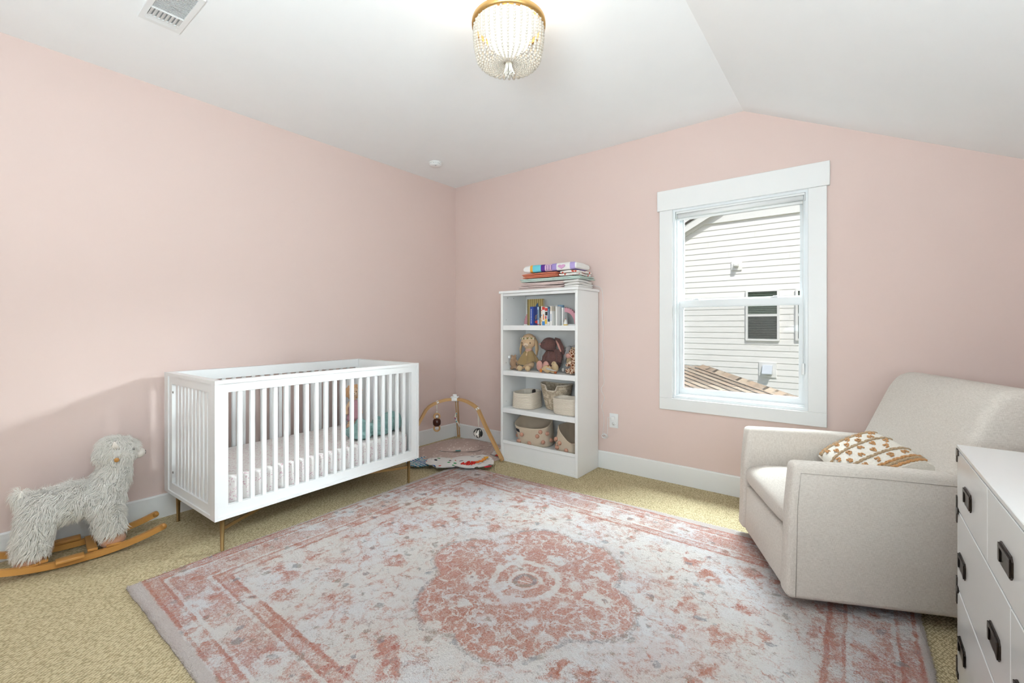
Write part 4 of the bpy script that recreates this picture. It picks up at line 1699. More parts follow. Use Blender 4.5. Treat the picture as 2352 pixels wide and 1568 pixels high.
t = thing('plush_giraffe', 'plush giraffe with brown patches at the right end of the shelf', 'plush toy', (1.656, -.275, z2 + .001), R(-20))
b = MB()
b.ell((.012, 0, .05), (.045, .04, .05))
b.tube([(.01, 0, .08), (.004, -.005, .14)], [.028, .024], 10)
b.ell((-.004, -.012, .170), (.036, .034, .040))
for s in (-1, 1):
    b.tube([(s * .02, -.01, .03), (s * .028 - .012, -.055, .021)], [.022, .021], 8)
    b.tube([(s * .026, -.01, .10), (s * .04 - .015, -.04, .065)], [.014, .014], 8)
    b.ell((s * .036 - .004, .002, .202), (.011, .006, .010))
melt('body', b, giraffe_mat(), t, .005, 2)
MB().ell((-.022, -.044, .152), (.026, .020, .021)).build('muzzle', M_PADP, t)
for s in (-1, 1):
    b = MB().tube([(s * .014, -.006, .205), (s * .016, -.006, .222)], [.005, .006], 8)
    b.build('horn', M_BEIGE, t)

# ---------------------------------------------------------------- baskets on the third shelf
def rope_mat(name, c, c2, rows, rough=.9):
    n = NT(name, rough, spec=.15)
    f = n.noise(90, 3)
    n.color(n.mix(f, c, c2))
    n.bump(n.noise(260, 3), .4, .003)
    return n.m


def container(b, bot, top, h, ex=3.2, rows=0, amp=0.0, th=.006, rim=None, n=72, lean=(0, 0), slump=None):
    """open basket standing on z=0: outside, rim and inside as one skin"""
    seq = []
    NV = max(14, rows * 4) if rows else 14
    for i in range(NV + 1):
        seq.append(('o', i / NV))
    NI = 12
    for i in range(NI + 1):
        seq.append(('i', 1 - i / NI * .95))
    grid = []
    for kind, t in seq:
        ring_ = []
        for k in range(n):
            a = 2 * PI * k / n
            c, s = math.cos(a), math.sin(a)
            X = math.copysign(abs(c) ** (2 / ex), c)
            Y = math.copysign(abs(s) ** (2 / ex), s)
            e = t ** .85
            A_ = bot[0] + (top[0] - bot[0]) * e
            B_ = bot[1] + (top[1] - bot[1]) * e
            off = 0
            if rows and kind == 'o':
                off = amp * (abs(math.sin(t * rows * PI)) - .5)
            if kind == 'i':
                off = -th
            if t < .06 and kind == 'o':
                off -= .008 * (1 - t / .06)
            hh = h * (rim(a) if rim else 1.0)
            zz = t * hh + (th if kind == 'i' else 0) * (1 - t)
            x, y = (A_ + off) * X + lean[0] * t, (B_ + off) * Y + lean[1] * t
            if slump:
                x, y, zz = slump(x, y, zz, a, t)
            ring_.append((x, y, max(zz, 0.0)))
        grid.append(ring_)
    vs = [p for r_ in grid for p in r_]
    fs = []
    for i in range(len(grid) - 1):
        for k in range(n):
            l = (k + 1) % n
            fs.append((i * n + k, i * n + l, (i + 1) * n + l, (i + 1) * n + k))
    fs.append(tuple(range(n - 1, -1, -1)))
    L = len(grid) - 1
    fs.append(tuple(L * n + k for k in range(n)))
    b.add(vs, fs, 0, True)


M_ROPE = rope_mat('cream_rope', (0.66, 0.57, 0.47), (0.76, 0.68, 0.58), 12)
z3 = SHELF[3] + .0005
t = thing('rope_basket', 'low cream rope basket at the left of the third shelf', 'basket', (1.140, -.222, z3), R(3), 'rope baskets on the third shelf')
b = MB()
container(b, (.118, .115), (.106, .112), .145, 3.6, 15, .004, .008, rim=lambda a: 1 + .06 * math.sin(a) ** 3)
b.build('coiled_body', M_ROPE, t)
gl = thing('dark_toy', 'dark rounded thing lying inside the left rope basket', 'toy', (1.180, -.175, z3 + .0125))
MB().bevbox((0, 0, .075), (.022, .045, .144), .010, 3, mat=rotm(z=R(10))).build('body', plain('dark_brown_cloth', (0.03, 0.022, 0.02), .8), gl)
t = thing('rope_basket', 'low cream rope basket at the right of the third shelf', 'basket', (1.592, -.290, z3), R(-2), 'rope baskets on the third shelf')
b = MB()
container(b, (.108, .058), (.118, .062), .142, 3.6, 15, .004, .008, rim=lambda a: 1 + .05 * math.sin(a + .5))
b.build('coiled_body', M_ROPE, t)


def woven_mat():
    n = NT('woven_seagrass', .9, spec=.15)
    o = n.xyz()
    ang = n.math('ARCTAN2', o[1], o[0])
    vec = n.comb(n.math('MULTIPLY', ang, 9.0), n.math('MULTIPLY', o[2], 75.0), 0)
    br = n.new('ShaderNodeTexBrick')
    n.put(br.inputs['Vector'], vec)
    br.inputs['Scale'].default_value = 1.0
    br.inputs['Mortar Size'].default_value = .10
    br.inputs['Brick Width'].default_value = 1.3
    br.inputs['Row Height'].default_value = .55
    br.inputs['Color1'].default_value = (0.62, 0.52, 0.40, 1)
    br.inputs['Color2'].default_value = (0.55, 0.45, 0.33, 1)
    br.inputs['Mortar'].default_value = (0.23, 0.17, 0.11, 1)
    f = n.step(n.noise(34, 2), .38, .55)
    n.color(n.mix(f, (0.62, 0.52, 0.40), br.outputs['Color']))
    n.bump(br.outputs['Fac'], -.5, .004)
    return n.m


t = thing('woven_basket', 'taller woven basket with a notched rim between the rope baskets', 'basket', (1.400, -.140, z3), R(2))


def notch(a):
    d = abs((a - 1.5 * PI + PI) % (2 * PI) - PI)
    return 1.0 - .20 * smoothstep(.38, .22, d) + .03 * math.cos(2 * a)


b = MB()
container(b, (.088, .075), (.150, .100), .222, 2.3, 16, .003, .008, rim=notch)
b.build('woven_body', woven_mat(), t)
b = MB()
pts = []
for k in range(90):
    a = 2 * PI * k / 90
    c, s = math.cos(a), math.sin(a)
    pts.append((.146 * math.copysign(abs(c) ** (2 / 2.3), c), .096 * math.copysign(abs(s) ** (2 / 2.3), s), .222 * notch(a)))
b.tube(pts, .0055, 8, closed=True)
b.build('rim', M_ROPE, t)

# ---------------------------------------------------------------- pom pom canvas bins on the bottom shelf
z4 = SHELF[4] + .0005
M_CANVAS = fabric('cream_canvas', (0.60, 0.49, 0.37), bscale=500, bump=.25)
M_CANVAS_IN = fabric('canvas_tan', (0.55, 0.42, 0.29), bscale=500, bump=.25)
M_POM = fabric('pompom_peach', (0.58, 0.31, 0.22), vary=.2, vscale=90, bscale=160, bump=.9, bdist=.005)
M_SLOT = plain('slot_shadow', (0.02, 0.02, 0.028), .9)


def pom_bin(label, loc, rz, bot, top, h, slump, poms, slot, rim):
    t = thing('canvas_bin', label, 'bin', loc, rz, 'pom pom bins on the bottom shelf')
    b = MB()
    container(b, bot, top, h, 3.0, 0, 0, .004, rim=rim, slump=slump)
    b.build('canvas_body', M_CANVAS, t)

    def wall(a, q, out):
        c, s = math.cos(a), math.sin(a)
        X = math.copysign(abs(c) ** (2 / 3.0), c)
        Y = math.copysign(abs(s) ** (2 / 3.0), s)
        e = q ** .85
        x = (bot[0] + (top[0] - bot[0]) * e + out) * X
        y = (bot[1] + (top[1] - bot[1]) * e + out) * Y
        zz = q * h * (rim(a) if rim else 1)
        if slump:
            x, y, zz = slump(x, y, zz, a, q)
        return Vector((x, y, zz))
    pm = MB()
    pm.ell((0, 0, 0), (.0185, .0185, .0185), 12, 8)
    pm = pm.mesh('pompom', M_POM)
    for (a, q) in poms:
        link('pompom', pm, t, wall(R(a), q, .006))
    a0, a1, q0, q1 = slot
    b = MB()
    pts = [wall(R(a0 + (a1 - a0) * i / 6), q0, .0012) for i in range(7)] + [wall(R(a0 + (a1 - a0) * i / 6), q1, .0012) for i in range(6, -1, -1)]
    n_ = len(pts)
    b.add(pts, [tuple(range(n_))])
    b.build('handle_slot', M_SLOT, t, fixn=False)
    return t


pom_bin('cream canvas bin with peach pom poms standing open on the bottom shelf', (1.235, -.205, z4), R(12), (.150, .115), (.165, .120), .185,
        lambda x, y, z, a, t: (x - .02 * t, y - .03 * t, z * (1 + .22 * (y / .12)) + .02 * t),
        [(252, .62), (287, .62), (305, .30), (268, .18), (228, .20), (190, .35), (200, .12), (330, .70), (350, .3), (300, .85)], (219, 244, .70, .87), lambda a: 1.0)
pom_bin('slumped cream canvas bin with peach pom poms tipped over on the bottom shelf', (1.580, -.210, z4), R(-4), (.108, .112), (.10, .115), .215,
        lambda x, y, z, a, t: (x + .02 * t * t, y + .0 * t, max(z * (1 - .62 * max(0, (x / .12) * .75 - .65 * (y / .12)) * t), .0)),
        [(235, .50), (250, .18), (205, .4), (262, .42), (282, .15), (190, .15)], (214, 232, .62, .80), lambda a: 1.0)
# flat brown cards inside the tipped bin
for k in range(4):
    c = MB()
    c.bevbox((0, 0, .0035), (.12, .15, .006), .001, 1, smooth=False)
    o = c.build('toy_card', [plain('card_rust', (0.33, 0.13, 0.07), .7), plain('card_tan', (0.50, 0.28, 0.17), .7)][k % 2], None, (1.60, -.215, z4 + .0075 + k * .0095), (0, 0, R(5 - 4 * k)))
    tag(o, ['lowest flat brown wooden card inside the tipped bin', 'second flat brown wooden card inside the tipped bin', 'third flat brown wooden card inside the tipped bin', 'topmost flat brown wooden card inside the tipped bin'][k], 'card', 'flat cards in the tipped bin')
# ---------------------------------------------------------------- baby play gym and its mat
M_BEECH = NT('beech_wood', .45)
g = M_BEECH.noise(14, 4, vec=M_BEECH.mapped((1, 1, .2)))
M_BEECH.color(M_BEECH.mix(g, (0.52, 0.29, 0.115), (0.60, 0.36, 0.16)))
M_BEECH = M_BEECH.m
GH = Vector((0.462, -0.468, 0.0))
feet = [Vector((0.985, -0.395, 0)), Vector((0.165, -0.115, 0.034)), Vector((0.215, -0.945, 0))]
gym = thing('play_gym', 'wooden three legged baby gym standing over the mat in the corner', 'play gym', GH)
GZ = 0.515


def leg_path(f):
    d = (f - GH)
    d.z = 0
    L = d.length
    d.normalize()
    pts = []
    for (s, zz) in ((0.02, GZ), (0.09, GZ - .002), (0.15, GZ - .014), (0.20, GZ - .032), (0.245, GZ - .055), (0.275, GZ - .085), (0.30, GZ - .13), (0.36, GZ - .235), (0.43, GZ - .345), (0.50, GZ - .455), (0.527, GZ - .492)):
        pts.append(Vector((d.x * L * s / .527, d.y * L * s / .527, f.z + zz * (GZ - f.z) / GZ)))
    return pts, d


for f in feet:
    pts, d = leg_path(f)
    side = Vector((-d.y, d.x, 0))
    b = MB()
    for s in (-1, 1):
        b.sweep_rect([p + side * (s * .0095) for p in pts], 0.012, 0.024, up=(d.x * .6, d.y * .6, .8))
    b.build('leg', M_BEECH, gym)
    fb = MB()
    fb.tube([pts[-1] + side * .0165 - Vector((0, 0, .008)), pts[-1] - side * .0165 - Vector((0, 0, .008))], .0135, 12)
    fb.build('foot', M_BEECH, gym)
b = MB()
b.bevbox((0, 0, GZ), (.062, .062, .034), .006, 2, mat=rotm(z=R(35)))
b.bevbox((0, 0, GZ + .021), (.074, .074, .006), .002, 1, mat=rotm(z=R(35)))
hub = b.build('hub', M_PLASTIC, gym)
MB().lathe([(0, GZ + .0245), (.022, GZ + .0245), (.022, GZ + .030), (.018, GZ + .031), (.020, GZ + .044), (0, GZ + .046)], 20).build('hub_knob', M_PLASTIC, gym)


def strap(f, s, nm='strap'):
    pts, d = leg_path(f)
    L = (f - GH).length
    # point along the bar
    for i in range(len(pts) - 1):
        if (pts[i + 1].xy.length) >= s:
            w = (s - pts[i].xy.length) / (pts[i + 1].xy.length - pts[i].xy.length)
            p = pts[i].lerp(pts[i + 1], w)
            t = (pts[i + 1] - pts[i]).normalized()
            break
    side = Vector((-d.y, d.x, 0))
    up = side.cross(t).normalized()
    b = MB()
    ring = [p + side * (.0175 * math.cos(a)) + up * (.0155 * math.sin(a)) for a in [2 * PI * k / 16 for k in range(16)]]
    vs, fs = [], []
    for q in ring:
        vs += [q - t * .011, q + t * .011]
    for k in range(16):
        l = (k + 1) % 16
        fs.append((2 * k, 2 * l, 2 * l + 1, 2 * k + 1))
    b.add(vs, fs, 0, True)
    b.build(nm, M_PLASTIC, gym, fixn=False)
    return GH + p - up * .0158


M_CORD = fabric('cotton_cord', (0.76, 0.70, 0.60))
# wooden rings toy
p = strap(feet[2], .17)
t = thing('ring_rattle', 'hanging rattle of two wooden rings and a dark brown ball', 'toy', p, R(45), 'toys hanging from the play gym')
b = MB()
b.tube([(-.004, 0, 0), (-.003, 0, -.06), (0, 0, -.096), (.003, 0, -.06), (.004, 0, 0)], .0030, 6)
b.build('cord', M_CORD, t)
MB().ell((0, 0, -.106), (.008, .008, .011)).build('knot', M_CORD, t)
for zz in (-.146, -.256):
    b = MB().tube([(.026 * math.cos(a), 0, zz + .027 * math.sin(a)) for a in [2 * PI * k / 24 for k in range(24)]], .0105, 10, closed=True, flat=.8)
    b.build('wooden_ring', M_BEECH, t)
MB().ell((0, 0, -.150), (.013, .013, .013)).build('white_bead', M_PLASTIC, t)
MB().lathe([(0, -.037), (.024, -.035), (.036, -.020), (.038, 0), (.036, .020), (.024, .035), (0, .037)], 20, mat=rotm(loc=(0, 0, -.201))).build('brown_ball', plain('dark_wood_ball', (0.055, 0.012, 0.006), .3), t)
# black and white ball
p = strap(feet[0], .262)
t = thing('fabric_ball', 'hanging black and white patterned fabric ball', 'toy', p, R(30), 'toys hanging from the play gym')
b = MB()
b.tube([(-.005, 0, 0), (-.004, 0, -.12), (0, 0, -.190), (.004, 0, -.12), (.005, 0, 0)], .0030, 6)
b.build('cord', M_CORD, t)
n = NT('black_white_petals', .8)
o = n.xyz(n.mapped((1, 1, 1), loc=(0, 0, .233)))
an = n.math('ARCTAN2', o[2], o[0])
rr = n.math('SQRT', n.math('ADD', n.math('MULTIPLY', o[0], o[0]), n.math('MULTIPLY', o[2], o[2])))
pet = n.math('ABSOLUTE', n.math('SINE', n.math('MULTIPLY', an, 1.5)))
f = n.math('LESS_THAN', n.math('MULTIPLY', rr, 24.0), pet)
n.color(n.mix(f, (0.012, 0.012, 0.014), (0.76, 0.72, 0.66)))
b = MB().ell((0, 0, -.233), (.044, .044, .044), 24, 16)
b.build('ball', n.m, t)
n = NT('petal_black', .8)
n.color((0.012, 0.012, 0.014))
for k in range(6):
    a = 2 * PI * k / 6
    b = MB()
    pts = [Vector((.0445 * math.cos(u) * math.cos(a), .0445 * math.cos(u) * math.sin(a), -.233 + .0445 * math.sin(u))) for u in [R(-60 + i * 12) for i in range(11)]]
    b.tube(pts, [.002 + .009 * math.sin(PI * i / 10) for i in range(11)], 8, flat=.25)
    b.build('petal', M_INK if k % 2 else plain('petal_cream', (0.76, 0.72, 0.66), .8), t)
# spotted scarf toy on the rear leg
p = strap(feet[1], .20)
t = thing('spotted_scarf', 'hanging scarf toy with multicoloured spots', 'toy', p, R(40), 'toys hanging from the play gym')
b = MB().tube([(-.003, 0, 0), (0, 0, -.145), (.003, 0, 0)], .0024, 6)
b.build('cord', M_CORD, t)


def confetti(name, base, scale=34, thr=.34):
    n = NT(name, .85, spec=.15)
    v = n.new('ShaderNodeTexVoronoi')
    n.put(v.inputs['Vector'], n.co())
    v.inputs['Scale'].default_value = scale
    hue = n.xyz(v.outputs['Color'])[0]
    colr = n.ramp(hue, [(0, (0.65, 0.04, 0.03)), (.22, (0.02, 0.12, 0.45)), (.40, (0.75, 0.45, 0.03)), (.56, (0.04, 0.32, 0.10)), (.70, (0.02, 0.02, 0.03)), (.82, (0.70, 0.20, 0.03)), (.92, (0.03, 0.35, 0.40))], 'CONSTANT')
    n.color(n.mix(n.step(v.outputs['Distance'], thr, thr - .05), base, colr))
    return n.m


b = MB()
b.tube([(0, 0, -.14), (-.014, 0, -.175), (-.002, 0, -.225), (.022, 0, -.262), (.040, 0, -.295)], [.009, .024, .021, .014, .013], 10, flat=.5)
b.build('scarf', confetti('scarf_confetti', (0.74, 0.70, 0.62), 60, .42), t)

# the mat: padded disc with patterned petal flaps
M_MATP = NT('mat_dusty_pink', .9, spec=.15)
v = M_MATP.voro(36, M_MATP.mapped((1, .45, 1), rot=(0, 0, .5)))
M_MATP.color(M_MATP.mix(M_MATP.step(v, .30, .2), (0.56, 0.435, 0.385), (0.74, 0.65, 0.60)))
M_MATP.bump(M_MATP.noise(9, 3), .4, .02)
M_MATP = M_MATP.m
MC = Vector((0.496, -0.432, 0.0))
gmat = thing('play_mat', 'dusty pink padded play mat with patterned flaps on the corner floor', 'play mat', MC)
b = MB()
NR, NA = 16, 96


def matf(u, v):
    a = u * 2 * PI
    sq = (abs(math.cos(a)) ** 3.2 + abs(math.sin(a)) ** 3.2) ** (-1 / 3.2) if math.sin(a) > 0 or math.cos(a) < 0 else 1.0
    r = v * (.435 + .010 * math.sin(3 * a + 1)) * min(sq, 1.16)
    da = abs((a - 1.75 * PI + PI) % (2 * PI) - PI)
    r *= 1 - .13 * smoothstep(.75, .25, da)
    x, y = r * math.cos(a), r * math.sin(a)
    zz = .014 + .010 * (.5 + nz(x, y, 0, 7)) * (1 - v ** 6) + .008 * (.5 + nz(x + 3, y, 0, 16)) * (1 - v ** 6)
    x = max(x, -MC.x + .022)
    y = min(y, -MC.y - .026)
    return (x, y, zz if v < .999 else .004)


b.grid(matf, NA, NR, cu=True)
b.build('mat_pad', M_MATP, gmat)
# raised cushion on the mat
b = MB()


def cushf(u, v):
    a = u * 2 * PI
    k = math.sin(PI * min(v, .5))
    r = v * 1.0
    x = .215 * r * math.copysign(abs(math.cos(a)) ** .6, math.cos(a))
    y = .150 * r * math.copysign(abs(math.sin(a)) ** .6, math.sin(a))
    return (x, y, .030 + .022 * (1 - v ** 3))


b.grid(cushf, 56, 10, cu=True)
cu = b.build('tummy_pillow', M_MATP, gmat, (-.06, .06, 0.0), (0, 0, R(38)))
MB().bevbox((.0, -.150, .038), (.05, .012, .004), .001, 1).build('tab_teal', plain('tab_teal', (0.03, 0.26, 0.26), .8), cu)


def stripe_blue():
    n = NT('blue_stripe_cloth', .85, spec=.15)
    w = n.wave(11, dirn='X', dist=3.0, dscale=3.0)
    w2 = n.step(n.noise(16, 2), .4, .6)
    n.color(n.mix(n.step(w, .45, .55), (0.72, 0.70, 0.66), n.mix(w2, (0.02, 0.16, 0.42), (0.04, 0.36, 0.50))))
    return n.m


def dash_white():
    n = NT('white_dash_cloth', .85, spec=.15)
    v = n.voro(30, n.mapped((1.0, .3, 1), rot=(0, 0, .45)))
    n.color(n.mix(n.step(v, .22, .15), (0.76, 0.72, 0.69), (0.05, 0.05, 0.06)))
    return n.m


def flap(name, ang, r0, r1, wid, mat, lift, seed, zoff=.0, zmin=.007):
    b = MB()

    def fn(u, v):
        r = r0 + (r1 - r0) * u
        w = wid * (math.sin(PI * (.28 + .50 * u)) if u < .8 else math.sin(PI * .68) * math.sqrt(max(0, 1 - ((u - .8) / .2) ** 2 * .96)))
        y = (v - .5) * 2 * w
        zz = zoff + .020 + lift * max(0, math.sin(PI * (v * 1.5 + .2 * seed))) * u + .010 * nz(r * 8 + seed, y * 8)
        return (r, y, max(zmin, zz))
    b.grid(fn, 22, 22)
    vs = list(b.v)
    nv = len(vs)
    fs = list(b.f)
    b.v += [(p[0], p[1], p[2] - .005) for p in vs]
    for f in fs:
        b.f.append(tuple(i + nv for i in reversed(f))); b.mi.append(0); b.sm.append(True)
    o = b.build(name, mat, gmat, (0, 0, 0), (0, 0, R(ang)))
    return o


fl1 = flap('flap_white_dashes', -31, .27, .610, .185, dash_white(), .010, 1.0, .022, .034)
fl2 = flap('flap_dots', -64, .30, .590, .150, confetti('flap_confetti', (0.76, 0.73, 0.70), 19, .30), .018, 2.2, .022, .034)
fl3 = flap('flap_blue_stripes', -90, .33, .600, .125, stripe_blue(), .012, 3.1, .006)
fl4 = flap('flap_fish', 24, .33, .435, .10, confetti('flap_confetti_b', (0.76, 0.73, 0.70), 24, .36), .010, 4.0, .010)
# felt tags on the white flap: red curls and orange shapes
b = MB()
rr_ = random.Random(5)
for k in range(60):
    a = rr_.random() * 2 * PI
    r = math.sqrt(rr_.random())
    x, y = .510 + .038 * r * math.cos(a), -.060 + .060 * r * math.sin(a)
    b.ell((x, y, .048 + .008 * rr_.random()), (.008, .008, .007), 6, 4)
b.build('red_loops', fabric('red_felt', (0.58, 0.02, 0.012)), gmat, (0, 0, 0), (0, 0, R(-31)))
for k, (x, y, c) in enumerate(((.500, .020, (0.72, 0.13, 0.01)), (.485, .060, (0.74, 0.20, 0.01)), (.445, .100, (0.76, 0.27, 0.01)), (.405, .130, (0.76, 0.38, 0.02)))):
    b = MB()
    b.bevbox((x, y, .052), (.046, .030, .004), .001, 1, mat=None, smooth=False)
    b.bevbox((x - .006, y + .018, .054), (.020, .018, .004), .001, 1, smooth=False)
    b.build('felt_tag', fabric('felt_orange', c), gmat, (0, 0, 0), (0, 0, R(-31)))
MB().ell((.600, .085, .036), (.018, .035, .006)).build('felt_tag', fabric('red_felt2', (0.5, 0.02, 0.03)), gmat, (0, 0, 0), (0, 0, R(-31)))
b = MB()
for k, c in enumerate(((0.02, 0.3, 0.35), (0.1, 0.4, 0.08), (0.75, 0.5, 0.02), (0.7, 0.2, 0.02), (0.6, 0.03, 0.02))):
    MB().bevbox((.415, .05 - k * .016, .034), (.03, .015, .008), .002, 1).build('rainbow_tag', fabric('rainbow_felt', c), gmat, (0, 0, 0), (0, 0, R(10)))
# ---------------------------------------------------------------- rocking llama
M_FUR = NT('llama_fur', .9, spec=.15)
M_FUR.color(M_FUR.mix(M_FUR.noise(9, 3), (0.97, 0.92, 0.85), (0.985, 0.955, 0.905)))
M_FUR.b.inputs['Sheen Weight'].default_value = .2
_t = M_FUR.t
_tr = _t.nodes.new('ShaderNodeBsdfTranslucent')
_tr.inputs[0].default_value = (0.95, 0.91, 0.85, 1)
_mx = _t.nodes.new('ShaderNodeMixShader')
_mx.inputs[0].default_value = .12
_t.links.new(M_FUR.b.outputs[0], _mx.inputs[1])
_t.links.new(_tr.outputs[0], _mx.inputs[2])
_t.links.new(_mx.outputs[0], [q for q in _t.nodes if q.type == 'OUTPUT_MATERIAL'][0].inputs[0])
M_FURT = M_FUR.m
M_FUR = plain('llama_skin', (0.92, 0.87, 0.80), .9)
M_EAR = fabric('llama_ear', (0.78, 0.72, 0.65))
M_HOOF = fabric('llama_hoof_suede', (0.60, 0.33, 0.215))
M_SNOUT = fabric('llama_snout', (0.74, 0.68, 0.62))
M_PINE = NT('honey_pine', .4)
g = M_PINE.noise(10, 5, vec=M_PINE.mapped((6, 1, 6)))
M_PINE.color(M_PINE.mix(g, (0.50, 0.225, 0.05), (0.62, 0.31, 0.085)))
M_PINE = M_PINE.m
LLX, LLY = 0.232, -3.015
llama = thing('rocking_llama', 'fluffy white llama rocking toy on wooden runners', 'rocking toy', (LLX, LLY, 0), R(-5))
# local: faces +y
b = MB()
b.ell((0, -.05, .295), (.088, .150, .080), 24, 14)
b.ell((0, -.145, .275), (.090, .080, .090), 20, 12)
b.ell((0, .075, .285), (.088, .085, .090), 20, 12)
b.tube([(0, .085, .31), (0, .115, .38), (0, .130, .45), (0, .142, .50)], [.078, .066, .060, .058], 16)
b.ell((0, .140, .510), (.072, .092, .074), 20, 12)
b.ell((0, .120, .552), (.060, .062, .044), 16, 10)
for s in (-1, 1):
    b.tube([(s * .045, -.160, .26), (s * .058, -.182, .16), (s * .062, -.190, .085)], [.062, .054, .052], 14)
    b.tube([(s * .045, .080, .26), (s * .058, .100, .16), (s * .062, .108, .095)], [.058, .049, .046], 14)
b.tube([(0, -.205, .33), (0, -.226, .37), (0, -.225, .40)], [.028, .022, .012], 10)
body_me = merged(b, .009, 6)
body_me.name = 'body'
body_me.materials.clear()
body_me.materials.append(M_FUR)
body = link('body', body_me, llama)
# shaggy coat: separate tapering locks grown from the body
rf = random.Random(21)
tris = []
areas = []
body_me.calc_loop_triangles()
vc = [v.co.copy() for v in body_me.vertices]
vn = [v.normal.copy() for v in body_me.vertices]
tot = 0
for tr in body_me.loop_triangles:
    i, j, k = tr.vertices
    ar = (vc[j] - vc[i]).cross(vc[k] - vc[i]).length / 2
    tot += ar
    tris.append((i, j, k))
    areas.append(tot)
import bisect
fm = MB()
NF = 24000
for q in range(NF):
    i, j, k = tris[min(len(tris) - 1, bisect.bisect(areas, rf.random() * tot))]
    r1, r2 = rf.random(), rf.random()
    if r1 + r2 > 1:
        r1, r2 = 1 - r1, 1 - r2
    p = vc[i] + (vc[j] - vc[i]) * r1 + (vc[k] - vc[i]) * r2
    nn = (vn[i] * (1 - r1 - r2) + vn[j] * r1 + vn[k] * r2).normalized()
    if p.z < .055:
        continue
    head = p.z > .42 and p.y > .05
    clump = Vector((nz(p.x, p.y, p.z, 28), nz(p.y + 9, p.z, p.x, 28), nz(p.z + 4, p.x, p.y, 28)))
    L = (.034 if head else .044) * (.6 + .7 * rf.random())
    if p.y > .195 and p.z > .46 and p.z < .53:
        L *= .35
    flow = Vector((0, -.35, -.75)) + clump * 1.3
    flow -= nn * flow.dot(nn)
    d0 = (nn * .9 + flow * .45).normalized()
    d1 = (nn * .25 + flow * .95 + Vector((0, 0, -.15))).normalized()
    p1 = p + d0 * (L * .45)
    p2 = p1 + d1 * (L * .6)
    if p2.z < .03:
        continue
    w = .0014 * (.8 + .5 * rf.random())
    s = d0.cross(Vector((rf.random() - .5, rf.random() - .5, rf.random() - .5))).normalized()
    s2 = d0.cross(s).normalized()
    o = len(fm.v)
    for c in ((s), (s * -.5 + s2 * .87), (s * -.5 - s2 * .87)):
        fm.v.append(tuple(p - nn * .003 + c * w))
    for c in ((s), (s * -.5 + s2 * .87), (s * -.5 - s2 * .87)):
        fm.v.append(tuple(p1 + c * w * .85))
    fm.v.append(tuple(p2))
    for a_ in range(3):
        b_ = (a_ + 1) % 3
        fm.f.append((o + a_, o + b_, o + 3 + b_, o + 3 + a_)); fm.mi.append(0); fm.sm.append(False)
        fm.f.append((o + 3 + a_, o + 3 + b_, o + 6)); fm.mi.append(0); fm.sm.append(False)
fur = fm.build('fur_coat', M_FURT, llama, fixn=False)
fur['kind'] = 'stuff'
# snout, eye, ear, hooves
b = MB()
b.ell((0, .225, .492), (.034, .034, .030), 16, 10)
b.build('snout', M_SNOUT, llama)
MB().tube([(-.012, .255, .502), (0, .259, .496), (.012, .255, .502)], .0018, 6).build('nose_seam', M_INK, llama)
MB().tube([(0, .259, .496), (0, .258, .480)], .0014, 6).build('mouth_seam', M_INK, llama)
for s in (-1, 1):
    b = MB()
    b.tube([(s * .060, .128, .545), (s * .075, .120, .565), (s * .080, .118, .590)], [.016, .015, .004], 10, flat=.5)
    b.build('ear', M_EAR, llama)
    MB().ell((s * .058, .200, .530), (.005, .006, .006), 10, 8).build('eye', M_INK, llama)
    # wooden grip through the head
    MB().tube([(s * .055, .125, .492), (s * .098, .125, .492)], [.009, .011], 14).build('grip', M_PINE, llama)
    for (yy, zz) in ((-.193, .052), (.112, .058)):
        b = MB()
        b.ell((0, 0, .010), (.050, .056, .040), 18, 10)
        b.build('hoof', M_HOOF, llama, (s * .064, yy, zz - .010))


# runners, braces and foot rests
def runner_z(y):
    return .010 + .62 * max(0, abs(y + .01) - .03) ** 2 * 0.95


for s in (-1, 1):
    pts = [Vector((s * .118, y / 100, runner_z(y / 100) + .013)) for y in range(-34, 33, 2)]
    b = MB()
    b.sweep_rect(pts, .022, .030)
    rr0 = b.build('runner', M_PINE, llama)
    for yy in (.322, -.342):
        e = MB().tube([(s * .118 - .011, yy, runner_z(yy) + .013), (s * .118 + .011, yy, runner_z(yy) + .013)], .015, 14)
        e.build('runner_tip', M_PINE, rr0)
    for yy in (-.193, .112):
        b = MB()
        zb = runner_z(yy) + .0285
        b.bevbox((s * .098, yy, (zb + .046) / 2 + .004), (.050, .06, max(.010, .050 - zb)), .002, 1, smooth=False)
        b.build('spacer_block', M_PINE, llama)
    b = MB()
    b.bevbox((s * .140, -.055, runner_z(-.055) + .036), (.055, .105, .016), .004, 2)
    b.build('foot_rest', M_PINE, llama)
for yy in (-.15, .03):
    b = MB()
    b.bevbox((0, yy, runner_z(yy) + .036), (.214, .040, .014), .002, 1, smooth=False)
    b.build('cross_brace', M_PINE, llama)
# ---------------------------------------------------------------- armchair
def linen_mat(name, c1, c2, scale=1.0):
    n = NT(name, .95, spec=.12)
    c = n.co()
    a = n.noise(800, 2, vec=n.mapped((1, 1, .10)))
    b_ = n.noise(800, 2, vec=n.mapped((.10, .10, 1)))
    f = n.math('ADD', n.math('MULTIPLY', a, .5), n.math('MULTIPLY', b_, .5))
    n.color(n.mix(n.step(f, .33, .67), c1, c2))
    h = n.math('ADD', n.math('ADD', a, b_), n.math('MULTIPLY', n.noise(900, 2), .6))
    n.bump(h, .35, .0018)
    n.b.inputs['Sheen Weight'].default_value = .12
    return n.m


M_LINEN = linen_mat('oatmeal_linen', (0.60, 0.535, 0.475), (0.77, 0.71, 0.645))
M_SEAM = plain('linen_seam', (0.40, 0.35, 0.305), .95)
M_BLACK = plain('black_base', (0.012, 0.012, 0.012), .6)


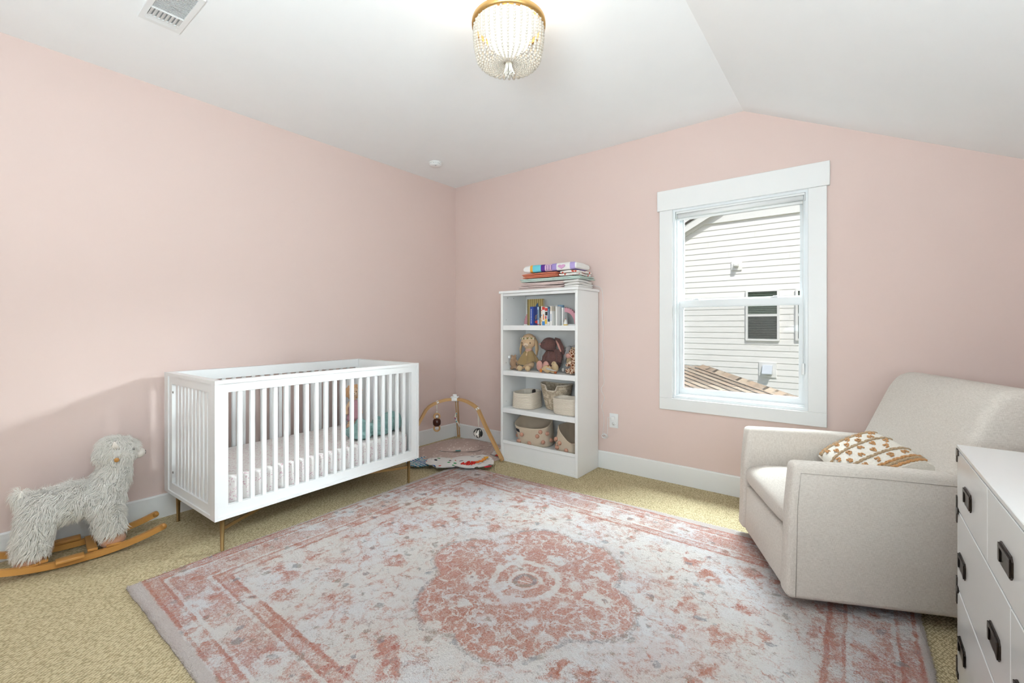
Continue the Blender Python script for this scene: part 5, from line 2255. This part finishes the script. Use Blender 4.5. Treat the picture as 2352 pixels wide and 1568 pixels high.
def bevprism(poly, a, b, bev, segs=3, axis='y', sub=None):
    """extruded polygon with every edge rounded, returns MB"""
    bm = bmesh.new()
    P = (lambda p, t: (p[0], t, p[1])) if axis == 'y' else (lambda p, t: (t, p[0], p[1]))
    lo = [bm.verts.new(P(p, a)) for p in poly]
    hi = [bm.verts.new(P(p, b)) for p in poly]
    n = len(poly)
    bm.faces.new(lo[::-1])
    bm.faces.new(hi)
    for i in range(n):
        j = (i + 1) % n
        bm.faces.new((lo[i], lo[j], hi[j], hi[i]))
    bmesh.ops.recalc_face_normals(bm, faces=bm.faces)
    bmesh.ops.bevel(bm, geom=list(bm.edges), offset=bev, segments=segs, profile=.5, affect='EDGES', clamp_overlap=True)
    bm.verts.index_update()
    m = MB()
    m.add([v.co.copy() for v in bm.verts], [tuple(v.index for v in f.verts) for f in bm.faces], 0, True)
    bm.free()
    return m


CT = R(25)
CWD = 0.755
bdir = Vector((math.cos(CT), math.sin(CT), 0))
wdir = Vector((math.sin(CT), -math.cos(CT), 0))
FRc = Vector((3.262, -1.286, 0))
Oc = FRc - wdir * CWD
base_c = Oc + wdir * (CWD / 2) + bdir * .40
chair = thing('armchair', 'oatmeal linen swivel armchair in front of the window wall', 'armchair', (base_c.x, base_c.y, 0), CT)
X0 = -.40                     # local x of the front
half = CWD / 2
AT = .092
arm_poly = [(X0, .062), (X0 + .012, .45), (X0 + .030, .636), (X0 + .36, .633), (X0 + .80, .616), (X0 + .79, .062)]
for s in (1, -1):
    y0, y1 = (half - AT, half) if s > 0 else (-half, -half + AT)
    bevprism(arm_poly, y0, y1, .024, 3).build('arm', M_LINEN, chair)
    # double seam on the outside of the arm
    yo = s * (half + .0004)
    off = .034
    b = MB()
    b.tube([(X0 + off, yo, .075), (X0 + off + .008, yo, .46), (X0 + off + .02, yo, .598), (X0 + .36, yo, .595), (X0 + .77, yo, .579)], .0012, 5)
    b.build('seam', M_SEAM, chair)
yi = half - AT - .003
# front panel below the seat
bevprism([(X0 + .012, .066), (X0 + .020, .312), (X0 + .09, .312), (X0 + .09, .066)], -yi, yi, .014, 2).build('front_panel', M_LINEN, chair)
# seat cushion
b = MB()


def seatf(u, v):
    """closed cushion: u round the x-z section, v across"""
    a = u * 2 * PI
    c, s = math.cos(a), math.sin(a)
    L, Hh_ = .325, .072
    X = math.copysign(abs(c) ** .38, c) * L
    Z = math.copysign(abs(s) ** .55, s) * Hh_
    y = (v - .5) * 2
    ed = (1 - abs(y) ** 8) ** .5 if abs(y) < 1 else 0
    crown = .014 * (1 - y * y) * (1 if s > 0 else 0) * (1 - (X / L) ** 4)
    return (X0 + .012 + L + X * (.97 + .03 * ed), y * yi, (.380) + Z * (.45 + .55 * ed) + crown)


b.grid(seatf, 56, 24, cu=True)
b.build('seat_cushion', M_LINEN, chair)
# reclined back
bk = [(X0 + .50, .37), (X0 + .60, .60), (X0 + .735, .895), (X0 + .785, .964), (X0 + .86, .977), (X0 + .95, .940), (X0 + .965, .86), (X0 + .86, .10), (X0 + .66, .10)]
bevprism(bk, -half + .035, half - .035, .055, 4).build('back', M_LINEN, chair)
# swivel base
b = MB()
b.lathe([(0, .0245), (.24, .0245), (.25, .028), (.25, .034), (.05, .040), (.05, .058), (0, .058)], 40, mat=rotm(loc=(.0, 0, 0)))
b.box(-.30, .33, -half + .07, half - .07, .0585, .075)
b.build('swivel_base', M_BLACK, chair)

# ---------------------------------------------------------------- tufted lumbar pillow
pc = Oc + bdir * .492 + wdir * .385
M_PILLOW = linen_mat('cream_pillow', (0.66, 0.60, 0.52), (0.78, 0.73, 0.66))
M_PLINEN = linen_mat('pillow_linen_end', (0.45, 0.40, 0.34), (0.60, 0.55, 0.48))
M_TUFT = fabric('rust_tuft', (0.50, 0.255, 0.105), vary=.2, vscale=120)
M_BRAID = fabric('tan_braid', (0.42, 0.30, 0.185), vary=.15, vscale=120)
pil = thing('lumbar_pillow', 'cream lumbar pillow with rust tufts and braids on the armchair', 'pillow', (pc.x, pc.y, .567), 0)
PM = Matrix.Rotation(CT, 4, 'Z') @ Matrix.Rotation(R(5), 4, 'X') @ Matrix.Rotation(R(-29), 4, 'Y')
pil.rotation_euler = PM.to_euler()
PLW, PLH, PLT = .25, .155, .062       # half length (local y), half height (local x), half thickness


def pill(y, x, sgn):
    """y,x in -1..1"""
    e = (max(0, 1 - abs(y) ** 2.6) * max(0, 1 - abs(x) ** 2.6)) ** .5
    return Vector((x * PLH * (1 - .05 * y * y), -y * PLW * (1 - .05 * x * x), sgn * PLT * e))


b = MB()
b.grid(lambda u, v: pill(u * 2 - 1, v * 2 - 1, 1), 30, 20)
o1 = len(b.f)
b.grid(lambda u, v: pill(u * 2 - 1, v * 2 - 1, -1), 30, 20)
for i in range(len(b.f)):
    y = sum(b.v[k][1] for k in b.f[i]) / 4
    b.mi[i] = 1 if (i >= o1 or -y > PLW * .80) else 0
b.build('cover', [M_PILLOW, M_PLINEN], pil)


def tuft_mesh(seed, mat):
    r_ = random.Random(seed)
    m = MB()
    for k in range(15):
        m.ell((r_.uniform(-.009, .009), r_.uniform(-.015, .015), .001 + r_.uniform(0, .003)), (r_.uniform(.0028, .0045), r_.uniform(.005, .009), .003), 7, 5)
    return m.mesh('tuft', mat)


tms = [tuft_mesh(k, M_TUFT) for k in range(4)]
for iy, y in enumerate((-.66, -.44, -.13, .11, .44)):
    for ix in range(5):
        x = -.72 + ix * .36 + (.18 if iy % 2 else 0)
        if abs(x) > .88:
            continue
        p = pill(y, x, 1)
        link('tuft', tms[(iy + ix) % 4], pil, p)


def braid(y, mat, amp=.006, r=.0045, two=True):
    b = MB()
    for s in ((-1, 1) if two else (1,)):
        pts = []
        for k in range(49):
            x = -.95 + 1.9 * k / 48
            p = pill(y, x, 1)
            p.y += s * amp * math.sin(k * 1.15)
            p.z += .002 + .0015 * math.cos(k * 1.15)
            pts.append(p)
        b.tube(pts, r, 6)
    b.build('braid', mat, pil)


for y, m in ((-.88, M_TUFT), (-.81, M_BRAID), (-.29, M_BRAID), (.28, M_BRAID), (.60, M_TUFT), (.67, M_BRAID), (.74, M_TUFT)):
    braid(y, m)

# ---------------------------------------------------------------- white campaign dresser
M_LACQ = plain('white_lacquer', (0.80, 0.80, 0.79), .16, vary=.008)
M_BRONZE = plain('dark_bronze', (0.045, 0.035, 0.03), .28, 1.0, vary=.15)
DX, DY, DROT = 3.773, -1.388, R(-0.15)
DL, DD, DH = 1.32, .46, .820
dres = thing('dresser', 'white lacquered dresser with dark bronze corner straps and pulls', 'dresser', (DX, DY, 0), DROT)
# local: x from 0 (front) to DD, y from 0 (far end) to -DL
b = MB()
b.bevbox((DD / 2 - .0045, -DL / 2, .4135), (DD + .009, DL, .787), .0015, 1, smooth=False)
b.build('carcass', M_LACQ, dres)
b = MB()
b.bevbox((DD / 2 - .006, -DL / 2, .814), (DD + .013, DL + .003, .0125), .0015, 1, smooth=False)
b.build('top', M_LACQ, dres)
for (lx, ly) in ((.04, -.04), (DD - .04, -.04), (.04, -DL + .04), (DD - .04, -DL + .04)):
    MB().tube([(lx, ly, 0), (lx, ly, .0198)], .02, 10).build('foot', M_LACQ, dres)


def pull(parent, y, z):
    w, h = .108, .052
    b = MB()
    ch = .010
    poly = [(-w / 2 + ch, -h / 2), (w / 2 - ch, -h / 2), (w / 2, -h / 2 + ch), (w / 2, h / 2 - ch), (w / 2 - ch, h / 2), (-w / 2 + ch, h / 2), (-w / 2, h / 2 - ch), (-w / 2, -h / 2 + ch)]
    b.prism([(y + p[0], z + p[1]) for p in poly], -.0155, -.0121, 'x')
    b.box(-.0185, -.0156, y - w / 2 + .004, y + w / 2 - .004, z + h / 2 - .013, z + h / 2 - .005)
    b.box(-.0185, -.0156, y - w / 2 + .004, y - w / 2 + .018, z - h / 2 + .006, z + h / 2 - .0135)
    b.box(-.0185, -.0156, y + w / 2 - .018, y + w / 2 - .004, z - h / 2 + .006, z + h / 2 - .0135)
    o = b.build('pull', M_BRONZE, parent)
    return o


ZR = ((.612, .803), (.350, .604), (.036, .342))
SP = {0: 3, 1: 2, 2: 2}
for r_, (z0, z1) in enumerate(ZR):
    n = SP[r_]
    wd = (DL - .012) / n
    for k in range(n):
        ya = -.006 - k * wd
        yb = ya - wd
        b = MB()
        b.bevbox((-.0107, (ya + yb) / 2, (z0 + z1) / 2), (.0032, wd - .005, z1 - z0), .001, 1, smooth=False)
        d = b.build('drawer', M_LACQ, dres)
        zc_ = (z0 + z1) / 2 + (-.012 if r_ == 0 else (-.02 if r_ == 1 else -.003))
        if n == 3:
            pull(d, (ya + yb) / 2 + .030, zc_ + .0)
        else:
            pull(d, ya - .10, zc_)
            pull(d, yb + .135, zc_)


def strap_piece(y, z0, z1, finger):
    """bronze strap round the front corner"""
    s = 1 if y == 0 else -1
    b = MB()
    yy = y + s * .0018
    b.box(-.0145, .024, min(yy, yy + s * .003), max(yy, yy + s * .003), z0, z1)
    b.box(-.0145, -.0122, min(yy - s * .014, yy), max(yy - s * .014, yy), z0, z1)
    if finger is not None:
        b.box(-.0152, -.0123, min(yy - s * .036, yy - s * .014), max(yy - s * .036, yy - s * .014), finger - .009, finger + .009)
    b.build('corner_strap', M_BRONZE, dres)


for y in (0, -DL):
    strap_piece(y, .764, .8080, .798)
    strap_piece(y, .562, .650, .606)
    strap_piece(y, .292, .380, .346)
    strap_piece(y, .046, .112, .062)

# ---------------------------------------------------------------- wall outlet, plug and cord
out = thing('wall_outlet', 'white wall outlet right of the bookcase', 'outlet', (1.8825, -.0005, .4165))
b = MB()
b.bevbox((0, -.003, 0), (.078, .006, .120), .002, 2)
b.build('plate', M_PLASTIC, out)
for zz in (.024, -.024):
    b = MB().lathe([(0, 0), (.0165, 0), (.0165, .002), (0, .002)], 24, mat=rotm(x=PI / 2, loc=(0, -.0061, zz)))
    s_ = b.build('socket', M_PLASTIC, out)
    b = MB()
    b.box(-.007, -.0055, -.0085, -.0082, zz - .002, zz + .008)
    b.box(.0055, .007, -.0085, -.0082, zz - .002, zz + .008)
    b.ell((0, -.0083, zz - .008), (.0022, .0004, .0022), 8, 6)
    b.build('slots', M_INK, s_)
plug = thing('plug_cord', 'thin white cord plugged into the outlet and trailing up the bookcase', 'cord', (1.8825, -.006, .4405))
po = Vector(plug.location)
b = MB()
b.bevbox((0, -.0175, 0), (.03, .027, .028), .006, 2)
b.build('plug', M_PLASTIC, plug)
rc = random.Random(9)
cp = [(1.868, -.025, .440), (1.845, -.022, .442), (1.832, -.014, .43), (1.830, -.012, .33), (1.825, -.013, .29), (1.805, -.012, .265), (1.79, -.014, .285), (1.80, -.02, .305), (1.815, -.018, .29), (1.80, -.022, .262), (1.778, -.016, .268),
      (1.785, -.010, .31), (1.795, -.010, .40), (1.79, -.010, .46), (1.775, -.010, .53), (1.80, -.009, .60), (1.768, -.009, .67), (1.795, -.009, .73), (1.785, -.009, .85), (1.792, -.009, .95), (1.782, -.009, 1.05), (1.788, -.009, 1.18), (1.780, -.009, 1.30), (1.786, -.009, 1.42), (1.78, -.009, 1.50), (1.768, -.010, 1.535), (1.74, -.012, 1.553), (1.66, -.04, 1.575), (1.60, -.055, 1.57), (1.56, -.06, 1.532)]
# smooth the path
sp = []
for i in range(len(cp) - 1):
    p0 = Vector(cp[max(0, i - 1)]); p1 = Vector(cp[i]); p2 = Vector(cp[i + 1]); p3 = Vector(cp[min(len(cp) - 1, i + 2)])
    for k in range(5):
        t = k / 5
        sp.append(.5 * ((2 * p1) + (p2 - p0) * t + (2 * p0 - 5 * p1 + 4 * p2 - p3) * t * t + (3 * p1 - p0 - 3 * p2 + p3) * t ** 3) - po)
b = MB().tube(sp, .0016, 6)
b.build('cord', M_PLASTIC, plug)
b = MB()
for k in range(3):
    pts = [Vector((1.80 + (.020 + .004 * k) * math.cos(a) + .004 * k, -.018 - .002 * k, .278 + (.013 + .003 * k) * math.sin(a))) - po for a in [2 * PI * j / 16 for j in range(16)]]
    b.tube(pts, .0016, 6, closed=True)
b.build('cord_bundle', M_PLASTIC, plug)


# ---------------------------------------------------------------- rug
def rug_mat(hx_, hy_):
    n = NT('faded_persian_pile', .95, spec=.08)
    c = n.co()
    M, A, S = (lambda x, y: n.math('MULTIPLY', x, y)), (lambda x, y: n.math('ADD', x, y)), (lambda x, y: n.math('SUBTRACT', x, y))

    def warp(src, scale, amp):
        w = n.vadd(n.noise(scale, 2, out='Color', vec=c), (.5, .5, .5), 'SUBTRACT')
        return n.vadd(src, n.vadd(w, (amp, amp, 0), 'MULTIPLY'))
    c1 = warp(c, 5, .07)
    c2 = warp(c1, 20, .045)
    c3 = warp(c2, 75, .018)
    fine = S(n.noise(150, 4, .7), .5)
    mid = S(n.noise(34, 3, .6), .5)
    low = n.noise(2.2, 3, vec=c1)
    cb = warp(warp(c, 6, .014), 40, .012)
    ob = n.xyz(cb)
    o = n.xyz(warp(warp(c, 5, .03), 24, .03))
    d = n.math('MINIMUM', S(hx_, n.math('ABSOLUTE', ob[0])), S(hy_, n.math('ABSOLUTE', ob[1])))
    band = lambda v, at_, wd: n.step(n.math('ABSOLUTE', S(v, at_)), wd, wd * .35)
    # --- how much red dye and grey dye each spot carries (0..1)
    v1 = n.voro(7.0, c3)
    k1 = n.xyz(n.voro(7.0, c3, out='Color'))
    blossom = M(n.step(v1, .52, .22), n.step(k1[0], .30, .5))
    eye = M(n.step(v1, .17, .08), n.step(k1[0], .30, .5))
    v2 = n.voro(17, c3)
    k2 = n.xyz(n.voro(17, c3, out='Color'))
    sprig = M(n.step(v2, .44, .2), n.step(k2[0], .62, .74))
    vine = band(n.noise(7, 3, vec=c2), .5, .035)
    vine2 = band(n.noise(13, 3, vec=c2), .48, .05)
    red_f = A(A(.23, M(blossom, .42)), A(M(sprig, .34), M(vine, .24)))
    red_f = S(red_f, M(eye, .35))
    grey_f = A(M(M(n.step(v2, .40, .2), n.step(k2[1], .70, .8)), .55), M(vine2, .22))
    # medallion
    my = M(o[1], .95)
    rr_ = n.math('SQRT', A(M(o[0], o[0]), M(my, my)))
    th = n.math('ARCTAN2', my, o[0])
    edge = A(.425, A(M(n.math('ABSOLUTE', n.math('COSINE', M(th, 3.0))), .085), M(n.math('COSINE', M(th, 4.0)), .022)))
    q = S(edge, rr_)
    v3 = n.voro(9.5, c3)
    k3 = n.xyz(n.voro(9.5, c3, out='Color'))
    petal = M(n.step(v3, .46, .24), n.step(k3[0], .2, .35))
    core = n.step(v3, .17, .08)
    red_m = A(.73, M(vine2, -.28))
    red_m = S(red_m, M(petal, .46))
    red_m = A(red_m, M(M(core, petal), .30))
    red_m = S(red_m, M(band(rr_, .15, .02), .45))
    red_m = S(red_m, M(band(rr_, .07, .014), .4))
    grey_m = A(M(M(core, n.step(k3[1], .5, .6)), .5), M(band(rr_, .045, .016), .6))
    inm = n.step(q, -.012, .02)
    red = A(M(red_f, S(1.0, inm)), M(red_m, inm))
    grey = A(M(grey_f, S(1.0, inm)), M(grey_m, inm))
    rim_ = band(q, .0, .022)
    grey = A(grey, M(rim_, .32))
    halo = band(q, -.05, .05)
    red = S(red, M(halo, .14))
    # border
    v5 = n.voro(6.2, c3)
    k5 = n.xyz(n.voro(6.2, c3, out='Color'))
    ros = M(n.step(v5, .50, .28), n.step(k5[0], .25, .4))
    red_b = A(.46, M(low, .26))
    red_b = S(red_b, M(ros, .36))
    red_b = A(red_b, M(M(n.step(v5, .22, .12), ros), .40))
    red_b = A(red_b, M(sprig, .28))
    for dl, wd, st in ((.050, .010, .30), (.104, .009, .20), (.118, .012, -.24), (.255, .012, -.22), (.270, .009, .20), (.322, .012, .26), (.350, .018, -.2)):
        red_b = A(red_b, M(band(d, dl, wd), st))
    grey_b = A(M(M(n.step(v5, .16, .08), n.step(k5[1], .35, .5)), .8), M(grey_f, .9))
    inb = n.step(d, .345, .325)
    red = A(M(red, S(1.0, inb)), M(red_b, inb))
    grey = A(M(grey, S(1.0, inb)), M(grey_b, inb))
    # --- wear: the dye survives in patches and broken threads
    wear = S(n.noise(3.4, 4, .6, vec=c1), .5)
    red = A(red, M(wear, -.55))
    grain = S(n.noise(520, 2, .7), .5)
    thread = n.step(n.noise(95, 4, .75, vec=n.mapped((1, .45, 1), rot=(0, 0, .5))), .34, .58, .72, 1.0)
    rmask = n.step(A(A(red, M(grain, 1.0)), A(M(fine, 1.5), M(mid, .95))), .26, .86)
    gmask = n.step(A(A(A(grey, .15), M(grain, .9)), A(M(fine, 1.3), M(mid, 1.0))), .30, .80)
    ivory, cool = (0.80, 0.74, 0.69), (0.80, 0.775, 0.78)
    base = n.mix(n.step(n.noise(2.6, 3), .35, .65), ivory, cool)
    base = n.mix(M(n.step(A(low, M(mid, .8)), .46, .66), .30), base, (0.66, 0.47, 0.41))
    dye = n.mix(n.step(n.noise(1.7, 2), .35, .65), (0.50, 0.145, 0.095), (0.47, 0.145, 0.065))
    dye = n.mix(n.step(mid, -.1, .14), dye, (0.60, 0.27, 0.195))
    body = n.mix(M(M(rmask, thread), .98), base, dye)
    gcol = n.mix(n.step(n.noise(11, 2), .4, .6), (0.24, 0.245, 0.27), (0.33, 0.27, 0.205))
    body = n.mix(M(gmask, .68), body, gcol)
    edgec = n.mix(n.noise(12, 3), (0.70, 0.645, 0.61), (0.62, 0.51, 0.47))
    body = n.mix(n.step(d, .046, .034), body, edgec)
    fl = n.noise(430, 3, vec=n.mapped((1, .6, 1)))
    body = n.mix(n.step(fl, .52, .76, 0, .34), body, (0.88, 0.85, 0.83))
    body = n.mix(n.step(fl, .48, .26, 0, .34), body, n.mix(.6, body, (0.30, 0.17, 0.14)))
    n.color(body)
    n.bump(A(A(fl, M(n.noise(130, 3), 1.2)), M(n.noise(48, 2), .8)), .9, .011)
    n.b.inputs['Sheen Weight'].default_value = .1
    return n.m


rc_ = [Vector((.832, -2.955)), Vector((3.735, -2.925)), Vector((3.70, -.565)), Vector((.775, -.725))]   # near-left, near-right, far-right, far-left
ctr = (rc_[0] + rc_[1] + rc_[2] + rc_[3]) / 4
LXR, LYR = 2.935, 2.285
NU, NV = 260, 200
b = MB()


def rugf(u, v, top=True):
    p = (rc_[0] * (1 - u) + rc_[1] * u) * (1 - v) + (rc_[3] * (1 - u) + rc_[2] * u) * v
    du = min(u, 1 - u) * LXR
    dv = min(v, 1 - v) * LYR
    dd = min(du, dv)
    if dd < 1e-6:
        p = p + Vector((.004 * nz(p.x * 14, p.y * 14, 5), .004 * nz(p.y * 14, p.x * 14, 9)))
    wav = .003 * nz(p.x, p.y, 1, 2.2) + .0022 * nz(p.x, p.y, 4, 60)
    zz = .017 + wav
    if dd < .012:
        zz *= .55 + .45 * (dd / .012)
    return (p.x - ctr.x, p.y - ctr.y, max(.004, zz))


b.grid(rugf, NU, NV)
nv0 = len(b.v)
# skirt down to the floor
loop = [i * (NV + 1) for i in range(NU + 1)] + [NU * (NV + 1) + j for j in range(1, NV + 1)] + [i * (NV + 1) + NV for i in range(NU - 1, -1, -1)] + [j for j in range(NV - 1, 0, -1)]
for i in loop:
    p = b.v[i]
    b.v.append((p[0], p[1], .0008))
for k in range(len(loop)):
    l = (k + 1) % len(loop)
    b.f.append((loop[k], loop[l], nv0 + l, nv0 + k)); b.mi.append(0); b.sm.append(True)
b.f.append(tuple(nv0 + k for k in range(len(loop)))); b.mi.append(0); b.sm.append(False)
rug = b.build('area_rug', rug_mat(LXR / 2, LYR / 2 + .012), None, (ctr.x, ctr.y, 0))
# loose tufts along the rim of the pile
rt_ = random.Random(31)
fm = MB()
for k in range(len(loop)):
    p0, p1 = Vector(b.v[loop[k]]), Vector(b.v[loop[(k + 1) % len(loop)]])
    t_ = (p1 - p0)
    if t_.length < 1e-6:
        continue
    nout = Vector((t_.y, -t_.x, 0)).normalized()
    for j in range(max(3, int(t_.length / .0022))):
        q = p0 + t_ * rt_.random() + nout * rt_.uniform(-.010, .001)
        q.z = rt_.uniform(.004, .015)
        dr = (nout * rt_.uniform(.3, 1.0) + t_.normalized() * rt_.uniform(-.6, .6) + Vector((0, 0, rt_.uniform(-.1, .7)))).normalized()
        L = rt_.uniform(.005, .010)
        s_ = dr.orthogonal().normalized() * .0014
        s2 = dr.cross(s_)
        o_ = len(fm.v)
        fm.v += [tuple(q + s_), tuple(q - s_ * .5 + s2 * .87), tuple(q - s_ * .5 - s2 * .87), tuple(q + dr * L)]
        for f_ in ((o_, o_ + 1, o_ + 3), (o_ + 1, o_ + 2, o_ + 3), (o_ + 2, o_, o_ + 3)):
            fm.f.append(f_); fm.mi.append(0); fm.sm.append(True)
fz = fm.build('pile_rim', plain('rug_rim_wool', (0.68, 0.60, 0.56), .95, vary=.12, vscale=14), rug, fixn=False)
fz['kind'] = 'stuff'
tag(rug, 'large faded coral and ivory medallion rug on the carpet', 'rug')
